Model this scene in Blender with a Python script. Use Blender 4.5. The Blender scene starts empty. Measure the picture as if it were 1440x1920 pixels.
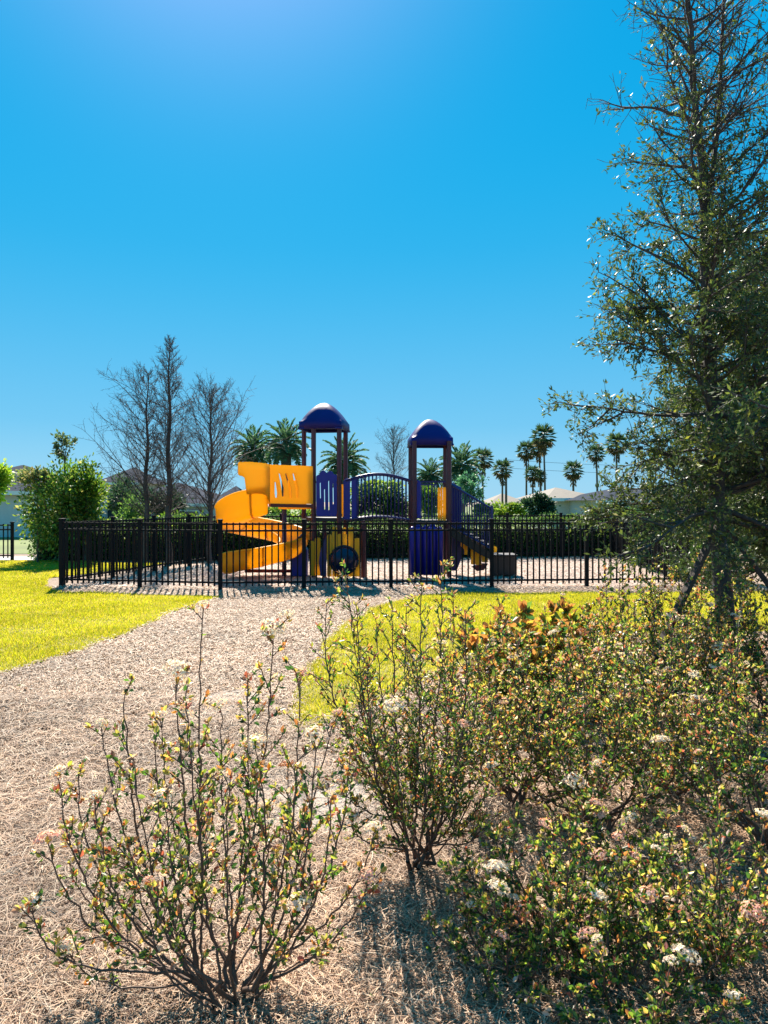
import bpy, math, random
import numpy as np
from mathutils import Vector, Matrix
from mathutils.geometry import tessellate_polygon
R = math.radians
rng = np.random.default_rng(7); random.seed(7)
S = bpy.context.scene
COL = S.collection
# ---------------------------------------------------------------- camera, sky, sun
HC, F0, HY = 1.6, 1400.0, 940.0
cam = bpy.data.cameras.new('camera'); camo = bpy.data.objects.new('camera', cam); COL.objects.link(camo)
camo.location = (0, 0, HC); camo.rotation_euler = (R(90), 0, 0)
cam.sensor_fit = 'VERTICAL'; cam.sensor_height = 36; cam.lens = 36*F0/1920
cam.shift_y = -20/1920; cam.clip_start = .05; cam.clip_end = 3000
S.camera = camo
S.render.resolution_x, S.render.resolution_y = 768, 1024
SUN_EL, SUN_AZ = 45.0, -13.0          # azimuth measured from +Y towards +X
w = bpy.data.worlds.new('World'); S.world = w; w.use_nodes = True
nt = w.node_tree; nt.nodes.clear()
sky = nt.nodes.new('ShaderNodeTexSky'); sky.sky_type = 'NISHITA'; sky.sun_disc = False
sky.sun_elevation = R(SUN_EL); sky.sun_rotation = R(SUN_AZ); sky.air_density = 1.0; sky.dust_density = 1.0; sky.ozone_density = 2.2
hs = nt.nodes.new('ShaderNodeHueSaturation'); hs.inputs['Saturation'].default_value = 1.38; hs.inputs['Hue'].default_value = .482
wtc = nt.nodes.new('ShaderNodeTexCoord'); wsep = nt.nodes.new('ShaderNodeSeparateXYZ'); wrp = nt.nodes.new('ShaderNodeValToRGB')
wrp.color_ramp.interpolation = 'B_SPLINE'; wrp.color_ramp.elements[0].position = 0; wrp.color_ramp.elements[0].color = (.42, .72, .93, 1)
wrp.color_ramp.elements[1].position = .62; wrp.color_ramp.elements[1].color = (.0, .36, .78, 1)
for q_, c_ in ((.10, (.17, .56, .87, 1)), (.32, (.0, .44, .83, 1))):
    e_ = wrp.color_ramp.elements.new(q_); e_.color = c_
wmx = nt.nodes.new('ShaderNodeVectorMath'); wmx.operation = 'MULTIPLY'; wmx.inputs[1].default_value = (7.8, 7.8, 7.8)
wad = nt.nodes.new('ShaderNodeVectorMath'); wad.operation = 'ADD'
wsc = nt.nodes.new('ShaderNodeVectorMath'); wsc.operation = 'MULTIPLY'; wsc.inputs[1].default_value = (.012, .05, .075)
bg = nt.nodes.new('ShaderNodeBackground'); bg.inputs[1].default_value = .05
wo = nt.nodes.new('ShaderNodeOutputWorld')
nt.links.new(wtc.outputs['Generated'], wsep.inputs[0]); nt.links.new(wsep.outputs[2], wrp.inputs[0]); nt.links.new(wrp.outputs[0], wmx.inputs[0])
nt.links.new(sky.outputs[0], hs.inputs['Color']); nt.links.new(hs.outputs[0], wsc.inputs[0]); nt.links.new(wsc.outputs[0], wad.inputs[0]); nt.links.new(wmx.outputs[0], wad.inputs[1])
# aureole of forward scattered light round the sun
wdt = nt.nodes.new('ShaderNodeVectorMath'); wdt.operation = 'DOT_PRODUCT'; wdt.inputs[1].default_value = (math.sin(R(SUN_AZ))*math.cos(R(SUN_EL)), math.cos(R(SUN_AZ))*math.cos(R(SUN_EL)), math.sin(R(SUN_EL)))
wpw = nt.nodes.new('ShaderNodeMath'); wpw.operation = 'POWER'; wpw.inputs[1].default_value = 44; wpw.use_clamp = True
wgl = nt.nodes.new('ShaderNodeVectorMath'); wgl.operation = 'SCALE'; wgl.inputs[0].default_value = (3.4, 1.5, 2.2); wa2 = nt.nodes.new('ShaderNodeVectorMath'); wa2.operation = 'ADD'
nt.links.new(wtc.outputs['Generated'], wdt.inputs[0]); nt.links.new(wdt.outputs['Value'], wpw.inputs[0]); nt.links.new(wpw.outputs[0], wgl.inputs['Scale'])
nt.links.new(wad.outputs[0], wa2.inputs[0]); nt.links.new(wgl.outputs[0], wa2.inputs[1]); nt.links.new(wa2.outputs[0], bg.inputs[0]); nt.links.new(bg.outputs[0], wo.inputs[0])
sl = bpy.data.lights.new('sun', 'SUN'); sl.energy = 5.0; sl.angle = R(.4); sl.color = (1, .91, .78)
so = bpy.data.objects.new('sun', sl); COL.objects.link(so)
sd = Vector((math.sin(R(SUN_AZ))*math.cos(R(SUN_EL)), math.cos(R(SUN_AZ))*math.cos(R(SUN_EL)), math.sin(R(SUN_EL))))
so.rotation_euler = sd.to_track_quat('Z', 'Y').to_euler(); so.location = sd*50
S.view_settings.view_transform = 'Standard'; S.view_settings.look = 'None'
S.view_settings.exposure = 1.29; S.view_settings.gamma = 1
S.render.engine = 'CYCLES'
S.cycles.max_bounces = 6; S.cycles.transparent_max_bounces = 4

# ---------------------------------------------------------------- helpers
def W(px, py, Y): return np.array(((px-720)/F0*Y, Y, HC-(py-HY)/F0*Y))
def G(px, py):
    d = F0*HC/(py-HY); return ((px-720)/F0*d, d)
def tag(o, label=None, cat=None, group=None, kind=None):
    for k, v in (('label', label), ('category', cat), ('group', group), ('kind', kind)):
        if v: o[k] = v
    return o
def empty(name, loc, label, cat, group=None, rz=0):
    o = bpy.data.objects.new(name, None); COL.objects.link(o); o.location = loc; o.rotation_euler.z = rz
    o.empty_display_size = .2
    return tag(o, label, cat, group)
def put(o, parent):
    """parent a world-space mesh object to an empty, keeping it in place"""
    if parent is not None:
        o.parent = parent
        o.matrix_parent_inverse = world_inv(parent)
    return o
def world_inv(p):
    m = Matrix.Identity(4); q = p; ch = []
    while q is not None: ch.append(q); q = q.parent
    for q in reversed(ch):
        m = m @ q.matrix_parent_inverse @ Matrix.LocRotScale(q.location, q.rotation_euler, q.scale)
    return m.inverted()
def rawmesh(name, V, loops, starts, mats, parent=None, col=None, smooth=False):
    me = bpy.data.meshes.new(name)
    V = np.ascontiguousarray(V, dtype=np.float32).reshape(-1, 3)
    me.vertices.add(len(V)); me.vertices.foreach_set('co', V.ravel())
    me.loops.add(len(loops)); me.loops.foreach_set('vertex_index', np.asarray(loops, dtype=np.int32))
    me.polygons.add(len(starts)); me.polygons.foreach_set('loop_start', np.asarray(starts, dtype=np.int32))
    if smooth: me.polygons.foreach_set('use_smooth', np.ones(len(starts), dtype=bool))
    me.update(calc_edges=True)
    if col is not None:
        a = me.color_attributes.new('Col', 'FLOAT_COLOR', 'POINT')
        c = np.ones((len(V), 4), dtype=np.float32); c[:, :3] = col; a.data.foreach_set('color', c.ravel())
    me.materials.append(mats)
    o = bpy.data.objects.new(name, me); COL.objects.link(o)
    return put(o, parent)
def nrm(a): return a/np.maximum(np.linalg.norm(a, axis=-1, keepdims=True), 1e-9)
def leaves(name, P, D, L, Wd, C, mat, parent=None, nz=None):
    """pointed, folded leaves: 6 vertices, 2 quads each"""
    P = np.asarray(P, float); n = len(P); D = nrm(np.asarray(D, float))
    r = rng.normal(size=(n, 3)) if nz is None else nz
    Sd = nrm(np.cross(D, r)); N = np.cross(Sd, D)
    L = np.broadcast_to(L, n)[:, None]; Wd = np.broadcast_to(Wd, n)[:, None]
    f = .25*Wd
    V = np.stack([P, P+D*L*.35+Sd*Wd*.5+N*f, P+D*L*.72+Sd*Wd*.38+N*f*.7, P+D*L-N*L*.08,
                  P+D*L*.72-Sd*Wd*.38+N*f*.7, P+D*L*.35-Sd*Wd*.5+N*f], 1).reshape(-1, 3)
    idx = (np.arange(n)[:, None]*6+np.array([0, 1, 2, 3, 0, 3, 4, 5])).ravel()
    return rawmesh(name, V, idx, np.arange(n*2)*4, mat, parent, np.repeat(C, 6, axis=0))
def quads(name, P, D, L, Wd, C, mat, parent=None, nz=None):
    """simple diamond leaves"""
    P = np.asarray(P, float); n = len(P); D = nrm(np.asarray(D, float))
    Sd = nrm(np.cross(D, rng.normal(size=(n, 3)) if nz is None else nz)); N = np.cross(Sd, D)
    L = np.broadcast_to(L, n)[:, None]; Wd = np.broadcast_to(Wd, n)[:, None]
    V = np.stack([P, P+D*L*.5+Sd*Wd*.5+N*Wd*.2, P+D*L, P+D*L*.5-Sd*Wd*.5+N*Wd*.2], 1).reshape(-1, 3)
    return rawmesh(name, V, np.arange(n*4), np.arange(n)*4, mat, parent, np.repeat(C, 4, axis=0))
class Seg:
    def __init__(s): s.a = []; s.b = []; s.r0 = []; s.r1 = []
    def add(s, a, b, r0, r1): s.a.append(a); s.b.append(b); s.r0.append(r0); s.r1.append(r1)
    def line(s, pts, r0, r1):
        n = len(pts)-1
        for i in range(n): s.add(pts[i], pts[i+1], r0+(r1-r0)*i/n, r0+(r1-r0)*(i+1)/n)
    def build(s, name, mat, parent=None, k=4, col=None):
        a = np.array(s.a, float); b = np.array(s.b, float); n = len(a)
        d = nrm(b-a); ref = np.where(np.abs(d[:, 2:3]) < .9, np.array([[0, 0, 1.]]), np.array([[1., 0, 0]]))
        u = nrm(np.cross(d, ref)); v = np.cross(d, u)
        t = np.arange(k)*2*math.pi/k
        ring = u[:, None]*np.cos(t)[None, :, None]+v[:, None]*np.sin(t)[None, :, None]
        r0 = np.array(s.r0)[:, None, None]; r1 = np.array(s.r1)[:, None, None]
        ext = d*np.minimum(np.array(s.r1)[:, None]*.5, .01)
        V = np.concatenate([a[:, None]+ring*r0, (b+ext)[:, None]+ring*r1], 1).reshape(-1, 3)
        q = np.array([[i, (i+1) % k, k+(i+1) % k, k+i] for i in range(k)]).ravel()
        idx = (np.arange(n)[:, None]*2*k+q).ravel()
        return rawmesh(name, V, idx, np.arange(n*k)*4, mat, parent, None if col is None else np.tile(col, (len(V), 1)), smooth=True)
class MB:
    def __init__(s): s.v = []; s.f = []
    def add(s, V, Fc):
        o = len(s.v); s.v += [tuple(map(float, p)) for p in V]; s.f += [tuple(i+o for i in f) for f in Fc]; return s
    def box(s, c, d, rz=0):
        x, y, z = np.array(d)/2; ca, sa = math.cos(rz), math.sin(rz)
        V = [(c[0]+ca*i*x-sa*j*y, c[1]+sa*i*x+ca*j*y, c[2]+k*z) for i in (-1, 1) for j in (-1, 1) for k in (-1, 1)]
        return s.add(V, [(0, 1, 3, 2), (4, 6, 7, 5), (0, 4, 5, 1), (2, 3, 7, 6), (0, 2, 6, 4), (1, 5, 7, 3)])
    def beam(s, a, b, wd, ht):
        a = np.array(a, float); b = np.array(b, float); d = nrm(b-a)
        up = np.array([0, 0, 1.]) if abs(d[2]) < .95 else np.array([0, 1., 0])
        u = nrm(np.cross(d, up)); v = np.cross(u, d)
        V = [p+u*i*wd/2+v*j*ht/2 for p in (a, b) for i, j in ((-1, -1), (1, -1), (1, 1), (-1, 1))]
        return s.add(V, [(3, 2, 1, 0), (4, 5, 6, 7), (0, 1, 5, 4), (1, 2, 6, 5), (2, 3, 7, 6), (3, 0, 4, 7)])
    def tube(s, pts, r, k=10, r1=None):
        pts = [np.array(p, float) for p in pts]; n = len(pts); V = []; r1 = r if r1 is None else r1
        for i, p in enumerate(pts):
            d = nrm(pts[min(i+1, n-1)]-pts[max(i-1, 0)])
            ref = np.array([0, 0, 1.]) if abs(d[2]) < .9 else np.array([1., 0, 0])
            u = nrm(np.cross(d, ref)); v = np.cross(d, u); rr = r+(r1-r)*i/(n-1)
            V += [p+(u*math.cos(2*math.pi*j/k)+v*math.sin(2*math.pi*j/k))*rr for j in range(k)]
        Fc = [(i*k+j, i*k+(j+1) % k, (i+1)*k+(j+1) % k, (i+1)*k+j) for i in range(n-1) for j in range(k)]
        Fc += [tuple(range(k))[::-1], tuple((n-1)*k+j for j in range(k))]
        return s.add(V, Fc)
    def plate(s, outline, th, holes=(), org=(0, 0, 0), ux=(1, 0, 0), uz=(0, 0, 1)):
        """flat panel in the (ux,uz) plane through org, thickness th along the normal"""
        org, ux, uz = map(lambda q: np.array(q, float), (org, ux, uz)); n = np.cross(ux, uz)
        loops = [list(outline)]+[list(h) for h in holes]
        flat = [p for lp in loops for p in lp]
        tri = tessellate_polygon([[Vector((p[0], p[1], 0)) for p in lp] for lp in loops])
        m = len(flat)
        V = [org+ux*p[0]+uz*p[1]-n*th/2 for p in flat]+[org+ux*p[0]+uz*p[1]+n*th/2 for p in flat]
        Fc = [tuple(t) for t in tri]+[tuple(i+m for i in t)[::-1] for t in tri]
        o = 0
        for lp in loops:
            k = len(lp)
            Fc += [(o+i, o+(i+1) % k, m+o+(i+1) % k, m+o+i) for i in range(k)]; o += k
        return s.add(V, Fc)
    def grid(s, P):
        P = np.array(P); a, b = P.shape[:2]
        return s.add(P.reshape(-1, 3), [(i*b+j, i*b+j+1, (i+1)*b+j+1, (i+1)*b+j) for i in range(a-1) for j in range(b-1)])
    def build(s, name, mat, parent=None, smooth=False, bevel=0, solid=0):
        me = bpy.data.meshes.new(name); me.from_pydata(s.v, [], s.f); me.materials.append(mat)
        import bmesh
        bm = bmesh.new(); bm.from_mesh(me); bmesh.ops.recalc_face_normals(bm, faces=bm.faces); bm.to_mesh(me); bm.free()
        o = bpy.data.objects.new(name, me); COL.objects.link(o)
        if smooth:
            for p in me.polygons: p.use_smooth = True
        if solid:
            m = o.modifiers.new('solid', 'SOLIDIFY'); m.thickness = solid; m.offset = 0
        if bevel:
            m = o.modifiers.new('bevel', 'BEVEL'); m.width = bevel; m.segments = 2; m.limit_method = 'ANGLE'
        return put(o, parent)

# ---------------------------------------------------------------- materials
def mat(name, col, rough=.6, noise=0, scale=5, metal=0, bump=0, bscale=60, spec=.5, col2=None, coat=0):
    m = bpy.data.materials.new(name); m.use_nodes = True; t = m.node_tree; b = t.nodes['Principled BSDF']
    b.inputs['Roughness'].default_value = rough; b.inputs['Metallic'].default_value = metal
    b.inputs['Specular IOR Level'].default_value = spec; b.inputs['Coat Weight'].default_value = coat
    c2 = col2 or tuple(x*(1-noise) for x in col)
    tc = t.nodes.new('ShaderNodeTexCoord'); nz = t.nodes.new('ShaderNodeTexNoise'); nz.inputs['Scale'].default_value = scale
    nz.inputs['Detail'].default_value = 6; nz.inputs['Roughness'].default_value = .65
    rp = t.nodes.new('ShaderNodeValToRGB'); rp.color_ramp.elements[0].position = .35; rp.color_ramp.elements[1].position = .65
    rp.color_ramp.elements[0].color = (*c2, 1); rp.color_ramp.elements[1].color = (*col, 1)
    t.links.new(tc.outputs['Object'], nz.inputs['Vector']); t.links.new(nz.outputs[0], rp.inputs[0]); t.links.new(rp.outputs[0], b.inputs['Base Color'])
    if bump:
        n2 = t.nodes.new('ShaderNodeTexNoise'); n2.inputs['Scale'].default_value = bscale; n2.inputs['Detail'].default_value = 5
        bp = t.nodes.new('ShaderNodeBump'); bp.inputs['Strength'].default_value = bump; bp.inputs['Distance'].default_value = .02
        t.links.new(tc.outputs['Object'], n2.inputs['Vector']); t.links.new(n2.outputs[0], bp.inputs['Height']); t.links.new(bp.outputs[0], b.inputs['Normal'])
    return m
def leafmat(name, trans=.45, rough=.38, spec=.5, boost=1.6):
    m = bpy.data.materials.new(name); m.use_nodes = True; t = m.node_tree; b = t.nodes['Principled BSDF']
    at = t.nodes.new('ShaderNodeAttribute'); at.attribute_name = 'Col'
    b.inputs['Roughness'].default_value = rough; b.inputs['Specular IOR Level'].default_value = spec
    t.links.new(at.outputs['Color'], b.inputs['Base Color'])
    vm = t.nodes.new('ShaderNodeVectorMath'); vm.operation = 'MULTIPLY'; vm.inputs[1].default_value = (boost, boost, boost*.7)
    t.links.new(at.outputs['Color'], vm.inputs[0])
    tr = t.nodes.new('ShaderNodeBsdfTranslucent'); t.links.new(vm.outputs[0], tr.inputs[0])
    mx = t.nodes.new('ShaderNodeMixShader'); mx.inputs[0].default_value = trans
    t.links.new(b.outputs[0], mx.inputs[1]); t.links.new(tr.outputs[0], mx.inputs[2])
    t.links.new(mx.outputs[0], t.nodes['Material Output'].inputs[0])
    return m
M = dict(
    leaf=leafmat('leaf'), oak=leafmat('oak_leaf', .32, .50, .4), grass=leafmat('grass_blade', .55, .5, .3, 1.7), petal=leafmat('petal', .5, .8, .1, 1.1),
    straw=leafmat('straw', .08, .6, .3, 1.0), far=leafmat('far_leaf', .4, .5, .3),
    bark=mat('bark', (.16, .115, .085), .85, .5, 9, bump=.6, bscale=40), twig=mat('twig_bark', (.13, .075, .05), .7, .4, 30),
    cyp=mat('grey_bark', (.11, .09, .08), .85, .4, 6), oakb=mat('oak_bark', (.075, .066, .060), .85, .45, 12, bump=.5),
    ground=mat('mulch_ground', (0.372, 0.260, 0.186), .9, .45, 14, bump=.9, bscale=55),
    play=mat('play_mulch', (.46, .33, .26), .9, .35, 9, bump=.8, bscale=30),
    soil=mat('lawn_soil', (.30, .25, .03), .9, .45, 6, bump=.5, bscale=70), farlawn=mat('far_lawn', (.15, .19, .04), .9, .3, .3),
    path=mat('path_concrete', (.42, .39, .35), .8, .15, 2),
    pale_bed=mat('pale_ground', (.44, .375, .315), .9, .2, 12, bump=.6, bscale=80),
    fence=mat('fence_black', (.008, .008, .010), .6, .3, 20, spec=.15), hedgecore=mat('hedge_core', (.012, .014, .010), .9, .4, 8),
    orange=mat('orange_plastic', (.90, .49, .010), .42, col2=(.88, .45, .008), scale=1.5, bump=.12, bscale=9), blue=mat('blue_plastic', (.008, .007, .26), .42, .25, 1.5, bump=.12, bscale=9),
    yellow=mat('amber_plastic', (.95, .56, .03), .42, .12, 2), post=mat('maroon_post', (.085, .010, .022), .35, .35, 5), canopy=mat('canopy_plastic', (.006, .006, .15), .5, .25, 1.5, bump=.1, bscale=9, spec=.3), navy=mat('navy_metal', (.02, .02, .13), .36, .3, 6),
    deck=mat('deck_rubber', (.02, .014, .018), .6, .4, 12), black=mat('black_plastic', (.01, .01, .013), .4, .2, 6),
    red=mat('dark_red_steel', (.18, .02, .012), .45, .25, 4),
    wall=mat('stucco_white', (.62, .62, .60), .85, .08, 1.2, bump=.2, bscale=25), wall2=mat('stucco_tan', (.50, .43, .35), .85, .1, 1.5, bump=.2, bscale=25),
    wall3=mat('stucco_grey', (.42, .46, .50), .85, .1, 1.5), roofd=mat('roof_dark', (.05, .06, .085), .95, .45, 5, bump=.6, bscale=12, spec=.05), roofb=mat('roof_tan', (.17, .14, .11), .8, .35, 5, bump=.6, bscale=12),
    glass=mat('window_glass', (.03, .045, .06), .08, .2, 2), trim=mat('trim_white', (.78, .78, .76), .5, .05, 3),
    trunkp=mat('palm_trunk', (.17, .125, .09), .9, .5, 14, bump=.6), stake=mat('stake_wood', (.07, .045, .035), .8, .4, 15),
    pole=mat('pole_wood', (.12, .09, .07), .9, .3, 5), tagred=mat('red_tag', (.55, .03, .02), .5, .2, 10),
)
for k_, c_, f_ in (('orange', (1.0, .62, .02), .46), ('yellow', (1.0, .66, .05), .5)):
    t_ = M[k_].node_tree; b_ = t_.nodes['Principled BSDF']; tr_ = t_.nodes.new('ShaderNodeBsdfTranslucent'); tr_.inputs[0].default_value = (*c_, 1)
    mx_ = t_.nodes.new('ShaderNodeMixShader'); mx_.inputs[0].default_value = f_; t_.links.new(b_.outputs[0], mx_.inputs[1]); t_.links.new(tr_.outputs[0], mx_.inputs[2])
    t_.links.new(mx_.outputs[0], t_.nodes['Material Output'].inputs[0])
# ---------------------------------------------------------------- the setting
def sheet(name, pts, z, m, label=None, kind='structure'):
    """filled polygon sheet, finely cut border"""
    tri = tessellate_polygon([[Vector((p[0], p[1], 0)) for p in pts]])
    me = bpy.data.meshes.new(name); me.from_pydata([(p[0], p[1], z) for p in pts], [], [tuple(t) for t in tri]); me.materials.append(m)
    import bmesh
    bm = bmesh.new(); bm.from_mesh(me)
    for f in bm.faces:
        if f.normal.z < 0: f.normal_flip()
    bm.to_mesh(me); bm.free()
    o = bpy.data.objects.new(name, me); COL.objects.link(o); tag(o, label, None, None, kind); return o
def rough_edge(pts, amp, step=.12):
    out = []; n = len(pts)
    for i in range(n):
        a = np.array(pts[i]); b = np.array(pts[(i+1) % n]); L = np.linalg.norm(b-a); k = max(1, min(120, int(L/step)))
        d = (b-a)/max(L, 1e-6); nn = np.array((-d[1], d[0])); ph = random.random()*9
        for j in range(k):
            s = j*L/k
            out.append(tuple(a+(b-a)*j/k+nn*(amp*(math.sin(s*2.3+ph)+.6*math.sin(s*6.1+ph*2)+.7*random.uniform(-1, 1)))*(0 if j == 0 else 1)))
    return out
def inpoly(pts, X, Y):
    P = np.array(pts); ins = np.zeros(len(X), bool); j = len(P)-1
    for i in range(len(P)):
        xi, yi = P[i]; xj, yj = P[j]
        c = ((yi > Y) != (yj > Y)) & (X < (xj-xi)*(Y-yi)/((yj-yi) if yj != yi else 1e-9)+xi)
        ins ^= c; j = i
    return ins
g = sheet('ground', [(-400, -60), (400, -60), (400, 1500), (-400, 1500)], 0, M['ground'], 'brown mulch and soil ground reaching to the horizon')
FA, FB, FC_ = np.array(G(115, 1100)), np.array(G(413, 1107)), np.array(((1290-720)/F0*14.1, 14.1))
FL, FR = np.array(G(410, 1053)), np.array(G(1150, 1045))
play_pts = [tuple(FA+(-.05, -.25)), tuple(FB+(0, -.28)), tuple(FC_+(.1, -.25)), tuple(FR+(.4, .3)), tuple(FL+(-.1, .4))]
sheet('playground_surface', rough_edge(play_pts, .03), .006, M['play'], 'pinkish wood chip surface inside the playground fence')
lawnL = [(-14, 5.5), (-6.0, 6.2), G(0, 1265), G(75, 1243), G(150, 1222), G(250, 1180), G(330, 1146), G(375, 1131), G(420, 1120), G(300, 1118), G(115, 1112), G(85, 1103), G(88, 1085), (-5.5, 18.9), (-9.0, 19.9), (-22, 19.9)]
lawnR = [G(545, 1382), G(550, 1320), G(572, 1270), G(600, 1225), G(640, 1178), G(700, 1142), G(800, 1116), G(900, 1114), G(1280, 1113), (9.5, 13.4), (9.5, 9.4), G(1250, 1188), G(1050, 1205), G(900, 1235), G(800, 1275), G(720, 1312), G(650, 1345)]
lawnLr, lawnRr = rough_edge(lawnL, .035), rough_edge(lawnR, .035)
sheet('lawn', lawnLr, .012, M['soil'], 'yellow green lawn left of the mulch path')
sheet('lawn', lawnRr, .012, M['soil'], 'yellow green lawn strip behind the flowering shrubs')
sheet('lawn', [(-60, 22.6), (60, 22.6), (60, 220), (-60, 220)], .012, M['farlawn'], 'green ground around the houses beyond the hedge')
sheet('path', [(-30, 20.3), (-8.9, 20.15), (-8.0, 21.4), (-30, 21.6)], .016, M['path'], 'pale concrete path at the far left edge of the lawn')
SP = []  # irregular paler sheets on the ground, with thinner straw over them
for k, (px, py, rx, ry) in enumerate([(575, 1480, .34, .62), (420, 1325, .30, .5), (640, 1520, .25, .35), (330, 1650, .16, .2)]):
    c = G(px, py); n = 26; SP.append((c, rx, ry))
    sheet('pale_patch', [(c[0]+rx*math.cos(t)*(1+.25*random.uniform(-1, 1)), c[1]+ry*math.sin(t)*(1+.25*random.uniform(-1, 1))) for t in np.arange(n)*2*math.pi/n], .008+.002*k, M['pale_bed'], 'irregular pale patch on the ground among the straw')
def pick(cols, pr, n): return np.array(cols)[rng.choice(len(cols), n, p=np.array(pr)/sum(pr))]*rng.uniform(.72, 1.25, (n, 1))
def grass_on(poly, dens, name, label):
    P = np.array(poly); x0, y0 = P.min(0); x1, y1 = P.max(0); x0 = max(x0, -11); x1 = min(x1, 9)
    n = int((x1-x0)*(y1-y0)*dens); X = rng.uniform(x0, x1, n); Y = rng.uniform(y0, y1, n)
    jx, jy = rng.normal(0, .035, (2, n)); keep = inpoly(poly, X+jx, Y+jy) & (np.abs(X)*F0/np.maximum(Y, 1) < 800) & (rng.random(n) < np.clip(12/Y, .3, 1)); X, Y = X[keep], Y[keep]; n = len(X)
    h = rng.uniform(.018, .045, n)*(1+.5*np.sin(X*3.1+np.sin(Y*2))*np.sin(Y*4.3)); wd = rng.uniform(.006, .011, n)*np.clip(Y/9, .8, 1.8)
    a = rng.uniform(0, 2*math.pi, n); u = np.stack([np.cos(a), np.sin(a), np.zeros(n)], 1); v = rng.normal(0, .45, (n, 3)); v[:, 2] = 1
    B = np.stack([X, Y, np.full(n, .011)], 1)
    V = np.stack([B-u*wd[:, None]/2, B+u*wd[:, None]/2, B+v*h[:, None]], 1).reshape(-1, 3)
    C = pick([(.42, .38, .016), (.33, .35, .016), (.46, .39, .035), (.16, .23, .016), (.44, .34, .13)], [5, 4, 3, 2.2, 1.8], n)
    lf = np.sin(X*1.7+1.3*np.sin(Y*.9))*np.sin(Y*1.3+np.sin(X*1.1))+.5*np.sin(X*5.2+Y*3.1)*np.sin(Y*6.3-X*2)
    C = C*(1+.16*lf)[:, None]; dry = rng.random(n) < np.clip(.22*lf, 0, .4); C[dry] = np.array((.36, .28, .12))*rng.uniform(.7, 1.2, (dry.sum(), 1))
    o = rawmesh(name, V, np.arange(n*3), np.arange(n)*3, M['grass'], None, np.repeat(C, 3, axis=0)); tag(o, label, 'grass', None, 'stuff')
grass_on(lawnLr, 5200, 'grass', 'short yellow green grass of the left lawn')
grass_on(lawnRr, 5200, 'grass', 'short yellow green grass behind the shrubs')
def straw(n, y0, y1, L0, L1, wd, name, label, cols, pr, zmax=.03, poly=None, excl=True):
    u = rng.random(n); Y = y0*(y1/y0)**u; X = rng.uniform(-.56, .56, n)*Y
    keep = np.ones(n, bool)
    jx, jy = rng.normal(0, .06, (2, n))
    if excl: keep &= ~inpoly(lawnLr, X+jx, Y+jy) & ~inpoly(lawnRr, X+jx, Y+jy)
    for (c_, rx_, ry_) in SP: keep &= ~((((X-c_[0])/rx_)**2+((Y-c_[1])/ry_)**2 < .85) & (rng.random(n) < .55))
    if poly is not None: keep &= inpoly(poly, X, Y)
    X, Y = X[keep], Y[keep]; n = len(X)
    a = rng.uniform(0, math.pi, n); L = rng.uniform(L0, L1, n)*np.clip(Y/4, 1, 2)
    D = np.stack([np.cos(a), np.sin(a), rng.normal(0, .10, n)], 1); sd_ = np.stack([-np.sin(a), np.cos(a), rng.normal(0, .32, n)], 1)
    z = .010+rng.random(n)**1.3*zmax; P = np.stack([X, Y, z+np.abs(D[:, 2])*L/2], 1); hw = (wd*np.clip(Y/4, .8, 2.2)*rng.uniform(.6, 1.4, n)/2)[:, None]
    md = P+np.stack([np.zeros(n), np.zeros(n), rng.uniform(0, .012, n)], 1)+sd_*(L*rng.uniform(-.12, .12, n))[:, None]
    A = P-D*L[:, None]/2; B = P+D*L[:, None]/2
    V = np.stack([A-sd_*hw, A+sd_*hw, md+sd_*hw, B+sd_*hw, B-sd_*hw, md-sd_*hw], 1).reshape(-1, 3)
    idx = (np.arange(n)[:, None]*6+np.array([0, 1, 2, 5, 5, 2, 3, 4])).ravel()
    lf = np.sin(X*2.1+1.4*np.sin(Y*1.3+1))*np.sin(Y*1.9+np.sin(X*1.7))+.6*np.sin(X*6.1+Y*4.3)*np.sin(Y*7.7-X*3)
    C = pick(cols, pr, n)*(1+.2*lf)[:, None]
    o = rawmesh(name, V, idx, np.arange(n*2)*4, M['straw'], None, np.repeat(C, 6, axis=0)); tag(o, label, 'ground cover', None, 'stuff')
sc = [(0.479, 0.308, 0.194), (0.380, 0.224, 0.132), (0.540, 0.399, 0.275), (0.135, 0.067, 0.039), (0.344, 0.247, 0.174)]
straw(150000, 1.9, 6.0, .04, .12, .0026, 'pine_straw', 'tan pine straw scattered under the near shrubs', sc, [4, 3, 3, 3.4, 1.5], .04)
straw(200000, 4.2, 14, .014, .036, .0034, 'mulch_chips', 'tan mulch chips covering the path to the playground', sc, [4, 2.5, 3.5, 1.6, 2], .02)
straw(36000, 13.3, 22, .02, .035, .006, 'wood_chips', 'wood chips spread inside the playground fence', [(.58, .42, .33), (.47, .34, .25), (.64, .52, .42), (.20, .13, .09)], [4, 3, 3, 1], .012, play_pts, False)

n = 1500; Yl = 2.0*(12/2.0)**rng.random(n); Xl = rng.uniform(-.5, .55, n)*Yl; ok = ~inpoly(lawnLr, Xl, Yl) & ((Xl > .3) | (rng.random(n) < .35)); Xl, Yl = Xl[ok], Yl[ok]; n = len(Xl)
Dl = rng.normal(size=(n, 3)); Dl[:, 2] = np.abs(Dl[:, 2])*.25
tag(leaves('fallen_leaves', np.stack([Xl, Yl, rng.uniform(.02, .035, n)], 1), Dl, rng.uniform(.02, .045, n), rng.uniform(.012, .022, n), pick([(.35, .16, .06), (.45, .30, .08), (.22, .12, .06), (.30, .34, .06)], (3, 2, 2, 1), n), M['straw'], nz=rng.normal(size=(n, 3))*(.3, .3, 1)), 'brown and yellow fallen leaves lying on the straw', None, None, 'stuff')
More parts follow.
